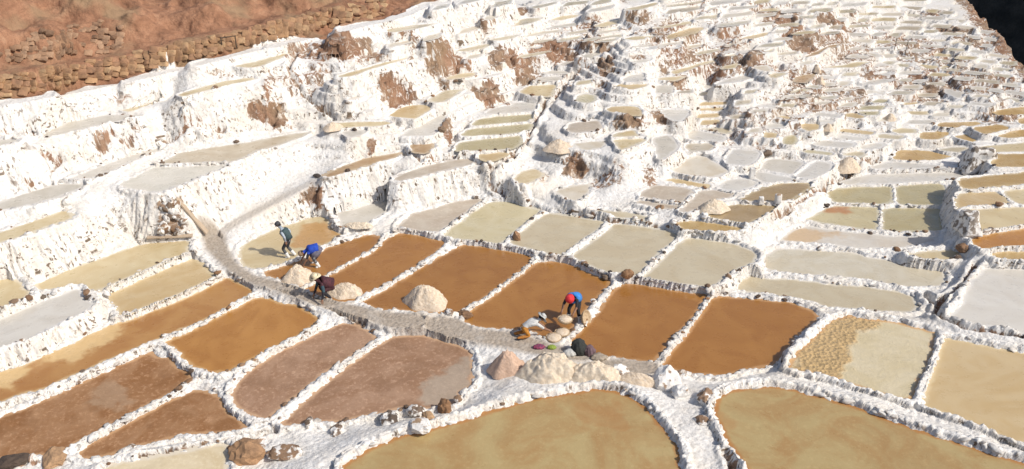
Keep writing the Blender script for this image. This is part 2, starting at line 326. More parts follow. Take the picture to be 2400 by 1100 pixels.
# gaps of the middle terraces
for (u0, u1, v0, v1, n) in [(1010, 1240, 8, 175, 40), (1240, 1560, 100, 240, 60), (1560, 1860, 120, 330, 160), (1860, 2200, 130, 340, 220), (660, 1000, 95, 260, 40)]:
    for _ in range(n):
        u = rng.uniform(u0, u1); vv = rng.uniform(v0, v1); w = rng.uniform(34, 62); h = rng.uniform(7, 10.5)
        sk = -.22 if u < 1250 else np.interp(u, [1200, 1750, 2100, 2400], [-.16, -.08, .02, .16])
        if any((abs(u + w / 2 - a) < b + w * .3 and abs(vv - h / 2 - c) < d + h * .3) for a, b, c, d in [(1300, 100, 130, 50), (1165, 40, 150, 90), (800, 110, 105, 40), (745, 70, 170, 70), (1035, 60, 145, 50), (930, 70, 222, 30), (1478, 70, 286, 16), (1850, 50, 55, 60), (1870, 40, 115, 22), (2170, 60, 205, 40)]): continue
        if try_far(u, w, vv, h, sk): 
            P = PONDS[-1]['px']; taken.append((P[:, 0].min() - 3, P[:, 0].max() + 3, P[:, 1].min() - 4, P[:, 1].max() + 4))

# ------------------------------------------------------------------ levels: each terrace stands on the wall seen below it
def col_span(P, u):
    x, y = P[:, 0], P[:, 1]; x2, y2 = np.roll(x, -1), np.roll(y, -1)
    m = (x <= u) != (x2 <= u)
    if not m.any(): return None
    vv = y[m] + (u - x[m]) * (y2[m] - y[m]) / (x2[m] - x[m])
    return vv.min(), vv.max()
def solve_levels():
    todo = [p for p in PONDS if p['z'] is None]
    info = {}
    for p in todo:
        P = p['px']; u0, u1 = P[:, 0].min(), P[:, 0].max(); lst = []
        for f in (.1, .2, .3, .4, .5, .6, .7, .8, .9):
            u = u0 + (u1 - u0) * f; s = col_span(P, u)
            if s is None: continue
            best = None
            for q in PONDS:
                if q is p or q['px'][:, 0].min() > u or q['px'][:, 0].max() < u: continue
                t = col_span(q['px'], u)
                if t is None: continue
                g = t[0] - s[1]
                if g > -2 and (t[0] + t[1]) > (s[0] + s[1]) and g < 260 and (best is None or g < best[0]): best = (g, q, u, s[1], t[0])
            if best: lst.append(best)
        info[p['key']] = lst
    guard = 0
    while todo and guard < 400:
        guard += 1
        ready = [p for p in todo if all(b[1]['z'] is not None for b in info[p['key']])]
        if not ready:                                # break a cycle at the lowest in view
            ready = [max(todo, key=lambda p: p['px'][:, 1].mean())]
        for p in ready:
            hs = []
            for g, q, u, vb, vt in info[p['key']]:
                if q['z'] is None: continue
                _, yf = unproj(u, vt, q['z'])
                dx, dy, dz = ray(u, vb); t = -dz / dy
                rw = .35 + .004 * yf
                h = (HC - q['z'] - (yf + rw) * t) / (1 + p['lean'] * t)
                hs.append((q['z'] + max(h - .05, .02), 1 / (g + 12)))
            if hs:
                w = np.array([b for a, b in hs]); p['z'] = float((np.array([a for a, b in hs]) * w).sum() / w.sum())
            else: p['z'] = 1.0; print('no support', p['key'])
            todo.remove(p)
solve_levels()
# the hillside as a whole is even: draw single levels towards their neighbours'
_A = [p for p in PONDS if p['flat'] != 'soil']; _c = np.array([p['px'].mean(0) for p in _A]); _z = np.array([p['z'] for p in _A]); _n = []
for p, c in zip(_A, _c):
    d = (_c - c) / np.array([130.0, 55.0]); w = np.exp(-.5 * (d ** 2).sum(1)); M = np.stack([np.ones(len(w)), d[:, 0], d[:, 1]], 1)
    sol = np.linalg.solve((M * w[:, None]).T @ M + 1e-6 * np.eye(3), (M * w[:, None]).T @ _z); _n.append(sol[0])
AUTO = {l.split('|')[0] for l in POND_TABLE.strip().splitlines() if l.split('|')[2] == 'a'}
for p, c, nz in zip(_A, _c, _n):
    if (p['key'] in AUTO or p['key'].startswith('far')) and c[1] < 425 and c[0] > 700: p['z'] = .5 * p['z'] + .5 * float(nz)
def smooth_poly(P, n=2):
    for _ in range(n):
        Q = np.roll(P, -1, axis=0)
        P = np.stack([P * .87 + Q * .13, P * .13 + Q * .87], 1).reshape(-1, 2)
    return P
for p in PONDS:
    x, y = unproj(p['px'][:, 0], p['px'][:, 1], p['z'])
    W = np.stack([x, y], 1)
    p['w'] = smooth_poly(W, 1 if p['key'].startswith('far') else 2)
    p['c'] = W.mean(0)
# ------------------------------------------------------------------ ground: one sheet, finer near the viewer
ROWR, COLR = 0.00165, 0.0018
NR = int(math.log(74 / 16.5) / ROWR); NC = int(1.64 / COLR)
Yr = 16.5 * np.exp(np.arange(NR) * ROWR); Tc = -0.82 + np.arange(NC) * COLR
Y = np.repeat(Yr[:, None], NC, 1); X = Y * Tc[None, :]
def sdf(P, x, y):                                   # signed distance to polygon, negative inside
    sh = x.shape; x = x.ravel().astype(np.float32); y = y.ravel().astype(np.float32)
    best = np.full(x.size, 1e9, np.float32); ins = np.zeros(x.size, bool)
    Q = np.roll(P, -1, axis=0)
    for (ax, ay), (bx, by) in zip(P, Q):
        ex, ey = bx - ax, by - ay; L = ex * ex + ey * ey + 1e-12
        wx, wy = x - ax, y - ay
        t = np.clip((wx * ex + wy * ey) / L, 0, 1)
        best = np.minimum(best, (wx - ex * t) ** 2 + (wy - ey * t) ** 2)
        c = (ay > y) != (by > y)
        ins ^= c & (x < ex * (y - ay) / (by - ay + 1e-12) + ax)
    d = np.sqrt(best); d[ins] *= -1
    return d.reshape(sh)
def poly_dist(pts, x, y):                           # distance to open polyline
    best = np.full(x.shape, 1e9)
    for (ax, ay), (bx, by) in zip(pts[:-1], pts[1:]):
        ex, ey = bx - ax, by - ay; L = ex * ex + ey * ey + 1e-12
        t = np.clip(((x - ax) * ex + (y - ay) * ey) / L, 0, 1)
        best = np.minimum(best, (x - ax - ex * t) ** 2 + (y - ay - ey * t) ** 2)
    return np.sqrt(best)
# sloping footpath that climbs under the broad white wall
ramp_px = [(484, 556, .36), (516, 546, .40), (560, 518, .6), (640, 474, .98), (720, 434, 1.38), (762, 412, 1.62)]
ramp_w = []
for u, v, z in ramp_px:
    a, b = unproj(u, v, z); ramp_w.append((float(a), float(b), z))
# smooth lie of the land between the levels
CS = 5
xc, yc = X[::CS, ::CS], Y[::CS, ::CS]
sw = np.zeros(xc.shape); sz = np.zeros(xc.shape)
for p in PONDS:
    x, y = unproj(p['px'][:, 0], p['px'][:, 1], p['z'])
    d = np.maximum(sdf(np.stack([x, y], 1), xc, yc), 0)
    w = 1 / (d + .12) ** 3
    sw += w; sz += w * p['z']
for i in range(len(ramp_w) - 1):
    for f in (0, .25, .5, .75):
        q = [ramp_w[i][k] * (1 - f) + ramp_w[i + 1][k] * f for k in range(3)]
        w = 1 / (np.hypot(xc - q[0], yc - q[1]) + .12) ** 3; sw += w; sz += w * q[2]
BC = sz / sw
ri = np.arange(NR) / CS; ci = np.arange(NC) / CS
def up2(A):
    r0 = np.minimum(ri.astype(int), A.shape[0] - 2); c0 = np.minimum(ci.astype(int), A.shape[1] - 2)
    fr = (ri - r0)[:, None]; fc = (ci - c0)[None, :]
    a = A[r0][:, c0]; b = A[r0 + 1][:, c0]; c = A[r0][:, c0 + 1]; d = A[r0 + 1][:, c0 + 1]
    return (a * (1 - fr) + b * fr) * (1 - fc) + (c * (1 - fr) + d * fr) * fc
BASE = up2(BC)
N1 = fbm(X * .9, Y * .9, 0.0, 3, 3)
def window(p, R_):
    W = p['w']; x0, y0 = W.min(0) - R_; x1, y1 = W.max(0) + R_
    r0 = max(0, np.searchsorted(Yr, y0)); r1 = min(NR, np.searchsorted(Yr, y1) + 1)
    t0 = min(x0 / max(y0, 5), x0 / y1); t1 = max(x1 / max(y0, 5), x1 / y1)
    c0 = max(0, np.searchsorted(Tc, t0)); c1 = min(NC, np.searchsorted(Tc, t1) + 1)
    return slice(r0, r1), slice(c0, c1)
INS = np.full((NR, NC), -1, np.int32); INZ = np.full((NR, NC), -1e9)
for i, p in enumerate(PONDS):
    far = p['key'].startswith('far')
    p['R'] = 1.2 if far else 2.4
    p['win'] = window(p, p['R']); w = p['win']
    if w[0].stop - w[0].start < 2 or w[1].stop - w[1].start < 2: p['d'] = None; continue
    p['d'] = sdf(p['w'], X[w], Y[w]); p['d0'] = p['d']
    # let shore lines wander a little
    amp = .045 if not far else .02
    p['d'] = p['d'] - (.05 if p['c'][1] < 36 else .06 if not far else .03) + amp * vnoise(X[w] * 2.6, Y[w] * 2.6, 0.0, 11) + amp * .6 * vnoise(X[w] * 7, Y[w] * 7, 0.0, 12)

D1 = np.full((NR, NC), 9.0); D2 = np.full((NR, NC), 9.0); OW1 = np.full((NR, NC), -1, np.int32)
for i, p in enumerate(PONDS):
    if p['flat'] == 'soil' or p['d'] is None: continue
    w = p['win']; d = p['d']; a1, a2, o1 = D1[w], D2[w], OW1[w]
    b = d < a1; a2[:] = np.where(b, a1, np.minimum(a2, d)); o1[b] = i; a1[b] = d[b]
for i, p in enumerate(PONDS):                       # always leave a dike between neighbours
    if p['d'] is None: continue
    w = p['win']; d = p['d']
    if p['flat'] is None:
        oth = np.where(OW1[w] == i, D2[w], D1[w]); p['d'] = d = np.maximum(d, (d - oth) / 2 + .06)
    if p['flat'] in (None, 'path', 'ledge'):
        m = (d < 0) & (p['z'] > INZ[w])
        INS[w][m] = i; INZ[w][m] = p['z']
H = BASE + .05 * N1
# old terrace steps between the ponds of the hillside
_b = BASE + .16 * N1 + .10 * fbm(X * .35, Y * .35, 0.0, 77, 2); _s = .36 + .10 * vnoise(X * .12, Y * .12, 0.0, 78)
_q = _b / _s; _f = _q - np.floor(_q); _step = (np.floor(_q) + sst(.62, .98, _f)) * _s
_wt = sst(37, 41, Y) * sst(-14, -9, X); H = H * (1 - _wt) + (_step + .03 * N1) * _wt
STEPW = _wt
own = np.full((NR, NC), -1, np.int32); cls = np.zeros((NR, NC), np.int8); RIMD = np.full((NR, NC), 9.0, np.float32)
inside = INS >= 0
H[inside] = -50
for i, p in enumerate(PONDS):                       # beds
    if p['d'] is None: continue
    w = p['win']; d = p['d']; m = INS[w] == i
    bed = p['z'] - (.14 if p['flat'] is None else 0) * sst(.0, .16, -d) + (0.02 * N1[w] if p['flat'] else 0)
    Hw = H[w]; Hw[m] = bed[m]
    ow = own[w]; ow[m] = i; cw = cls[w]; cw[m] = 1 if p['flat'] is None else 0
FX = X.copy(); FY = Y.copy()                          # where the drip that passes here started
for i, p in enumerate(PONDS):                       # rims and terrace walls
    if p['d'] is None: continue
    w = p['win']; d = p['d']; far = p['key'].startswith('far')
    yy = float(p['c'][1])
    rh = (.11 if yy < 35.5 and p['z'] < 1 else .045) * (0.6 if far else 1.0)
    if p['key'] in ('F1', 'F2'): rh = .20
    if p['key'] in ('F3', 'F4'): rh = .17
    if p['flat'] == 'path': rh = .0
    if p['flat'] == 'ledge': rh = .05
    if p['flat'] == 'soil': continue
    ln = p['lean'] if yy < 38.5 or p['flat'] else min(p['lean'], .38)
    rw = .24 if yy < 35.5 else .17
    if p['flat'] == 'path': rw = .1
    rim = p['z'] + rh * sst(-.01, .13, d) * (1 + .22 * N1[w]) - np.maximum(d - rw, 0) / ln
    z2 = INZ[w]
    ok = (d > 0) & ((INS[w] < 0) | ((INS[w] != i) & (p['z'] > z2 + .28) & (D1[w] > -.16)))
    Hw = H[w]; m = ok & (rim > Hw)
    Hw[m] = rim[m]
    d0 = p['d0']; dxx = np.gradient(d0, axis=1) / (Y[w] * COLR); dyy = np.gradient(d0, axis=0) / (Y[w] * ROWR) - dxx * Tc[None, w[1]]
    fx, fy = FX[w], FY[w]; fx[m] = (X[w] - d0 * dxx)[m]; fy[m] = (Y[w] - d0 * dyy)[m]
    ow = own[w]; ow[m] = i
    cw = cls[w]; cw[m] = np.where(d[m] < rw + .05, 1, 2) if p['flat'] is None else 0
    rd = RIMD[w]; np.minimum(rd, np.where(d > -.05, np.abs(d), 9), out=rd)
# ramp
rd_ = np.full((NR, NC), 9.0); rz_ = np.zeros((NR, NC))
for a, b in zip(ramp_w[:-1], ramp_w[1:]):
    ex, ey = b[0] - a[0], b[1] - a[1]; L = ex * ex + ey * ey
    t = np.clip(((X - a[0]) * ex + (Y - a[1]) * ey) / L, 0, 1)
    d = np.hypot(X - a[0] - ex * t, Y - a[1] - ey * t); m = d < rd_
    rd_[m] = d[m]; rz_[m] = (a[2] + (b[2] - a[2]) * t)[m]
rf = 1 - sst(.13, .42, rd_); rf[inside & (INZ < .3)] = 0
H = H * (1 - rf) + rz_ * rf
own[(rf > .5)] = -1; cls[(rf > .5)] = 0
PATHM = np.maximum(rf * .5, 0)
for p in PONDS:
    if p['flat'] == 'path' and p['d'] is not None:
        w = p['win']; PATHM[w] = np.maximum(PATHM[w], 1 - sst(-.05, .30, p['d']))
# ---- where a surveyed line of sight meets the ground
def sampleH(x, y):
    r = np.log(np.maximum(y, 16.5) / 16.5) / ROWR; c = (x / y + .82) / COLR
    r = np.clip(r, 0, NR - 2); c = np.clip(c, 0, NC - 2)
    r0 = r.astype(int); c0 = c.astype(int); fr = r - r0; fc = c - c0
    return (H[r0, c0] * (1 - fr) + H[r0 + 1, c0] * fr) * (1 - fc) + (H[r0, c0 + 1] * (1 - fr) + H[r0 + 1, c0 + 1] * fr) * fc
def drape(u, v):
    dx, dy, dz = ray(u, v)
    t = np.arange(17 / dy, 73.5 / dy, .04)
    x, y, z = dx * t, dy * t, HC + dz * t
    g = sampleH(x, y); k = np.argmax(z <= g)
    if not (z <= g).any(): k = len(t) - 1
    return float(x[k]), float(y[k]), float(g[k])
# ---- narrow brine canals cut along the rims
CANALS = ["1438,122 1400,142 1352,170 1322,200 1300,222 1275,240 1262,268 1246,300 1232,326 1205,352 1180,372 1150,392 1152,436 1180,448 1230,470 1290,494 1360,506 1420,516 1500,530 1560,540",
          "640,672 700,690 760,716 800,732 850,752", "690,110 684,140 676,168 700,205 740,240 780,268",
          "2290,615 2262,648 2240,680 2205,700 2190,740", "2168,690 2190,712 2205,704", "2060,368 2000,398 1950,420 1905,446 1860,474 1812,500",
          "2205,744 2260,765 2330,775 2396,784", "100,360 140,372 112,395 118,435", "20,330 180,300 330,300 420,308 520,300", "640,262 640,290",
          "1704,1046 1714,1075 1722,1110", "640,1012 560,1028 440,1044 330,1066", "940,360 985,372 1060,366 1110,350", "986,744 978,766",
          "1100,385 1150,392 1180,372", "160,690 90,735 30,752"]
CAN_W = []
for s in CANALS:
    pts = []
    for q in s.split():
        u, v = q.split(','); pts.append(drape(float(u), float(v))[:2])
    CAN_W.append(pts)
GROOVE = np.zeros((NR, NC))
for pts in CAN_W:
    A = np.array(pts)
    fake = dict(w=A); w = window(fake, .8)
    d = poly_dist(pts, X[w], Y[w]) + .04 * vnoise(X[w] * 3, Y[w] * 3, 0.0, 41)
    ok = ~inside[w]
    s = 1 + .25 * (Y[w] > 36)
    g = np.exp(-(d / (.085 * s)) ** 2); lip = np.exp(-((d - .25) / .10) ** 2)
    H[w] += np.where(ok, -.30 * g + .08 * lip, 0); GROOVE[w] = np.maximum(GROOVE[w], np.where(ok, np.exp(-(d / .10) ** 2), 0))
# ---- crest: beyond it the slope falls into the dark gully
CR = [drape(u, v)[:2] for u, v in [(2290, 46), (2322, 72), (2345, 108), (2372, 140), (2402, 172), (2440, 205)]]
CR = [(34.6, 74.0), (34.2, 68.0)] + [c for c in CR if c[1] < 66.5] + [(CR[-1][0] + 3, CR[-1][1] - 4), (CR[-1][0] + 9, CR[-1][1] - 9), (60, 30)]
cd = np.full((NR, NC), 1e9); side = np.zeros((NR, NC))
for a, b in zip(CR[:-1], CR[1:]):
    ex, ey = b[0] - a[0], b[1] - a[1]; L = ex * ex + ey * ey
    t = np.clip(((X - a[0]) * ex + (Y - a[1]) * ey) / L, 0, 1)
    d = np.hypot(X - a[0] - ex * t, Y - a[1] - ey * t); m = d < cd
    cd[m] = d[m]; side[m] = (ex * (Y - a[1]) - ey * (X - a[0]))[m]
beyond = np.where(side > 0, cd, 0)                     # metres past the crest
GUL = beyond > 0
H = np.where(GUL, np.maximum(H - 1.35 * np.maximum(beyond - .4, 0) + .3 * N1 * sst(0, 2, beyond), -12), H)
own[GUL & (beyond > .2)] = -1; cls[GUL & (beyond > .2)] = 0
# ------------------------------------------------------------------ bare soil, wear and relief of the ground
SOIL = GROOVE * .75  # mud brown in the canal grooves, their dark shade put into it too
# uphill of the canal ledge everything is red-brown earth
cl = [drape(u, v)[:2] for u, v in [(-60, 254), (0, 240), (100, 224), (200, 206), (300, 186), (400, 162), (500, 138), (600, 112), (700, 90), (800, 66), (900, 46), (960, 28), (1010, 6), (1050, 1)]]
cl = [(float(a), float(b)) for a, b in cl]; cl = [(cl[0][0] - 20, cl[0][1] - 16)] + cl + [(cl[-1][0] + 1, 74.0)]
hd = np.full((NR, NC), 1e9); hs = np.zeros((NR, NC))
for a, b in zip(cl[:-1], cl[1:]):
    ex, ey = b[0] - a[0], b[1] - a[1]; L = ex * ex + ey * ey
    t = np.clip(((X - a[0]) * ex + (Y - a[1]) * ey) / L, 0, 1)
    d = np.hypot(X - a[0] - ex * t, Y - a[1] - ey * t); m = d < hd
    hd[m] = d[m]; hs[m] = (ex * (Y - a[1]) - ey * (X - a[0]))[m]
UPHILL = np.where(hs > 0, hd, -hd)
HILL = sst(.05, .35, UPHILL + .12 * N1)
# brown outcrops among the salt: (u, v, half width, half height, strength)
OUT = [(800, 105, 105, 34, 1), (700, 120, 40, 22, .8), (745, 160, 45, 55, .75), (690, 200, 50, 50, .6), (1035, 145, 55, 48, .9), (1165, 142, 26, 34, 1), (1150, 224, 46, 26, 1),
       (925, 222, 65, 26, .9), (985, 230, 30, 18, .6), (635, 266, 42, 28, 1), (632, 200, 14, 26, .8), (1235, 165, 45, 36, .9), (1300, 122, 60, 34, 1), (1390, 100, 55, 26, .9),
       (1215, 22, 24, 26, 1), (1047, 300, 14, 38, .9), (1478, 286, 62, 12, 1.1), (1550, 272, 20, 22, 1), (1350, 385, 30, 24, 1), (1415, 425, 30, 22, .7), (1520, 412, 26, 26, .8),
       (1445, 405, 20, 26, .6), (1270, 415, 16, 22, .7), (1840, 50, 40, 55, 1), (1880, 85, 40, 40, 1), (1800, 30, 40, 30, .8), (1870, 118, 36, 18, 1), (1590, 195, 26, 28, .9),
       (1500, 46, 30, 18, .9), (1555, 165, 14, 18, .9), (1900, 80, 30, 22, .9), (2010, 30, 40, 16, .8), (2195, 28, 30, 16, .8), (2290, 100, 36, 26, .9), (2250, 150, 28, 14, .7),
       (2150, 185, 26, 22, 1), (2190, 215, 30, 20, 1), (2130, 140, 30, 16, .7), (2170, 235, 60, 18, .8), (1960, 60, 60, 24, .9), (2080, 90, 46, 18, .8), (2060, 190, 50, 20, .9), (1940, 210, 50, 20, .9), (1620, 130, 40, 26, .9), (1760, 130, 40, 26, .9), (2230, 70, 46, 20, .9), (1130, 60, 50, 26, .8), (1420, 150, 30, 30, .9), (1500, 140, 20, 20, .8), (1380, 60, 40, 20, .8), (2110, 225, 30, 16, .7), (738, 470, 26, 24, .9), (398, 510, 24, 34, .9),
       (70, 428, 26, 10, .7), (245, 340, 14, 24, .9), (20, 310, 14, 12, .5), (300, 235, 40, 14, .6), (520, 175, 40, 14, .6), (300, 330, 30, 14, .5), (500, 320, 60, 12, .5),
       (870, 345, 10, 14, .9), (1630, 555, 10, 8, .3), (1960, 90, 50, 14, .7), (1650, 20, 40, 20, .6), (1700, 120, 30, 30, .6), (1690, 75, 40, 30, .6), (1470, 70, 26, 12, .7),
       (1415, 200, 16, 14, .8), (1780, 220, 30, 12, .5), (1850, 245, 50, 10, .5), (2020, 215, 40, 10, .5), (1810, 345, 60, 8, .6), (1840, 372, 40, 8, .6), (2230, 185, 30, 12, .6),
       (780, 60, 30, 14, .8), (600, 1040, 30, 14, .6), (670, 1066, 40, 16, .8), (60, 1085, 50, 12, .7), (960, 85, 60, 18, .7), (1690, 560, 60, 8, .3), (1610, 880, 30, 20, .6)]
NS = fbm(X * 1.7, Y * 1.7, H * 1.7, 23, 3)
for (u, v, ru, rv, st) in OUT:
    x, y, z = drape(u, v); k = ppm(x, y, z); a, b = (1.15 if st >= .9 else 1.0) * ru / k, (1.2 if st >= .9 else 1.0) * rv / k * 1.35
    w = window(dict(w=np.array([[x - a, y - b], [x + a, y + b]])), 1.2 * max(a, b))
    q = np.sqrt(((X[w] - x) / a) ** 2 + ((Y[w] - y) ** 2 + (H[w] - z) ** 2) / b ** 2)
    SOIL[w] = np.maximum(SOIL[w], st * (1.08 if st >= .9 else .85) * (1 - sst(.45, 1.25, q + .5 * NS[w])))
under0 = inside & (own >= 0) & (H < INZ + .02); SOIL[under0] = 0
SOIL = np.maximum(SOIL, sst(-1.3, .2, np.where(side > 0, cd, -cd)) * .95)
# thin crust, older and dirtier towards the far right
SOIL = np.maximum(SOIL, .66 * sst(-.25, .5, fbm(X * .30, Y * .30, H * .5, 91, 3)) * sst(38, 46, Y) * sst(-4, 8, X) * (1 - HILL))
SOIL[under0] = 0
# steepness before fine relief
def tangents(Hh):
    xr = np.gradient(X, axis=0); yr = np.gradient(Y, axis=0); zr = np.gradient(Hh, axis=0)
    xc_ = np.gradient(X, axis=1); yc_ = np.gradient(Y, axis=1); zc_ = np.gradient(Hh, axis=1)
    return np.stack([xr, yr, zr], -1), np.stack([xc_, yc_, zc_], -1)
def normals(Px, Py, Pz):
    g = lambda A, ax: np.gradient(A, axis=ax)
    a = np.stack([g(Px, 1), g(Py, 1), g(Pz, 1)], -1); b = np.stack([g(Px, 0), g(Py, 0), g(Pz, 0)], -1)
    n = np.cross(a, b); n /= np.linalg.norm(n, axis=-1, keepdims=True) + 1e-9
    return n
NRM = normals(X, Y, H)
STEEP = sst(.80, .45, NRM[..., 2]) if False else 1 - sst(.45, .85, NRM[..., 2])
under = (INS >= 0) & (H < INZ - .03)
flatm = np.clip(PATHM, 0, 1)
# crusted lumps on rims, drip columns on walls, crumbly earth on the hill
SOLID = ~(under & (RIMD > .5))
def masked(f):
    A = np.zeros((NR, NC)); A[SOLID] = f(X[SOLID], Y[SOLID], H[SOLID]); return A
lump = masked(lambda x, y, z: 1 - np.clip(worley(x * 4.2, y * 4.2, z * 4.2, 2), 0, 1))
lump2 = masked(lambda x, y, z: 1 - np.clip(worley(x * 9, y * 9, z * 9, 4), 0, 1))
def maskedf(f):
    A = np.zeros((NR, NC)); A[SOLID] = f(FX[SOLID], FY[SOLID], H[SOLID]); return A
drip = maskedf(lambda x, y, z: fbm(x * 2.6, y * 2.6, z * .45, 31, 3)); drip2 = maskedf(lambda x, y, z: np.abs(fbm(x * 6.0, y * 6.0, z * .7, 37, 3)))
rough = masked(lambda x, y, z: fbm(x * 1.1, y * 1.1, z * 1.1, 51, 4))
nearw = 1 - sst(0.3, .7, RIMD)
D = (1 - STEEP) * (.06 * (lump - .5) + .045 * (lump2 - .5) + .03 * rough) * (.45 + .55 * nearw) * (1 - .5 * sst(34, 38, Y)) + STEEP * (.10 * drip - .10 * drip2 + .045 * (lump2 - .5) + .03 * (lump - .5))
rug = np.clip(SOIL, 0, 1) * (.20 * rough + .10 * (lump - .5) - .08 * drip2)
rimm = (cls == 1) & (Y < 38)
D = np.where(rimm, (.10 * (lump - .5) + .055 * (lump2 - .5)) * nearw + D * .2, D)
D = D * (1 - .55 * flatm) + rug
D = D * (1 - HILL) + HILL * (.17 * rough - .16 * np.abs(maskedf(lambda x, y, z: fbm(x * .8, y * .8, z * .25, 61, 3))) + .05 * (lump - .5) * STEEP + .03 * drip)
for p in PONDS:
    if p['key'].startswith('soilpath') and p['d'] is not None:
        w = p['win']; D[w] *= sst(-.2, .5, p['d'])
D = np.where(under, D * .25, D) * (1 - .8 * GROOVE)
D *= 1 - .6 * sst(37, 46, Y) * (1 - HILL) * (1 - .5 * np.clip(SOIL, 0, 1))
GX = X + NRM[..., 0] * D; GY = Y + NRM[..., 1] * D; GZ = H + NRM[..., 2] * D
N2 = normals(GX, GY, GZ)
# never let crust close over the brine far from the shore
for i, p in enumerate(PONDS):
    if p['flat'] is None and p['d'] is not None:
        w = p['win']; m = (INS[w] == i) & (own[w] == i); GZw = GZ[w]
        GZw[m] = np.minimum(GZw[m], p['z'] + .02 - .6 * np.maximum(-p['d'][m] - .12, 0))

# ------------------------------------------------------------------ materials
GAIN = 1.17
def s2l(c): return tuple(((x / 255.0) / 12.92 if x <= 10 else (((x / 255.0) + .055) / 1.055) ** 2.4) for x in c)
def lit(c): return tuple(min(.82, a / GAIN) for a in s2l(c)) + (1,)     # base colour of a sunlit surface seen as c
def nodes(name):
    m = bpy.data.materials.new(name); m.use_nodes = True; nt = m.node_tree; nt.nodes.clear()
    out = nt.nodes.new('ShaderNodeOutputMaterial'); b = nt.nodes.new('ShaderNodeBsdfPrincipled')
    nt.links.new(b.outputs[0], out.inputs[0])
    return m, nt, b
def N(nt, t, **kw):
    n = nt.nodes.new(t)
    for k, v in kw.items():
        if k.startswith('i_'): n.inputs[k[2:].replace('_', ' ')].default_value = v
        else: setattr(n, k, v)
    return n
def L(nt, a, b): nt.links.new(a, b)
def noise(nt, scale, detail=4, rough=.55, vec=None, dim='3D', dist=0.0):
    n = N(nt, 'ShaderNodeTexNoise', noise_dimensions=dim); n.inputs['Scale'].default_value = scale
    n.inputs['Detail'].default_value = detail; n.inputs['Roughness'].default_value = rough; n.inputs['Distortion'].default_value = dist
    if vec is not None: L(nt, vec, n.inputs['Vector'])
    return n.outputs[0]
def ramp(nt, f, stops):
    r = N(nt, 'ShaderNodeValToRGB'); e = r.color_ramp.elements
    while len(e) < len(stops): e.new(.5)
    for k, (p, c) in enumerate(stops):
        e[k].position = p; e[k].color = c if len(c) == 4 else tuple(c) + (1,)
    L(nt, f, r.inputs[0]); return r.outputs[0]
def mr(nt, f, a, b, c=0.0, d=1.0):
    n = N(nt, 'ShaderNodeMapRange'); n.interpolation_type = 'SMOOTHSTEP'
    L(nt, f, n.inputs[0])
    for k, v in zip((1, 2, 3, 4), (a, b, c, d)): n.inputs[k].default_value = v
    return n.outputs[0]
def mix(nt, f, a, b, mode='MIX'):
    n = N(nt, 'ShaderNodeMix', data_type='RGBA', blend_type=mode)
    for s, v in ((n.inputs[0], f), (n.inputs[6], a), (n.inputs[7], b)):
        if isinstance(v, (int, float)): s.default_value = v
        elif isinstance(v, tuple): s.default_value = v if len(v) == 4 else v + (1,)
        else: L(nt, v, s)
    return n.outputs[2]
def math_(nt, op, a, b=None, clamp=False):
    n = N(nt, 'ShaderNodeMath', operation=op, use_clamp=clamp)
    for s, v in ((n.inputs[0], a), (n.inputs[1], b)):
        if v is None: continue
        if isinstance(v, (int, float)): s.default_value = v
        else: L(nt, v, s)
    return n.outputs[0]
def bump(nt, h, strength, dist, b):
    n = N(nt, 'ShaderNodeBump'); n.inputs['Strength'].default_value = strength; n.inputs['Distance'].default_value = dist
    L(nt, h, n.inputs['Height']); L(nt, n.outputs[0], b.inputs['Normal']); return n

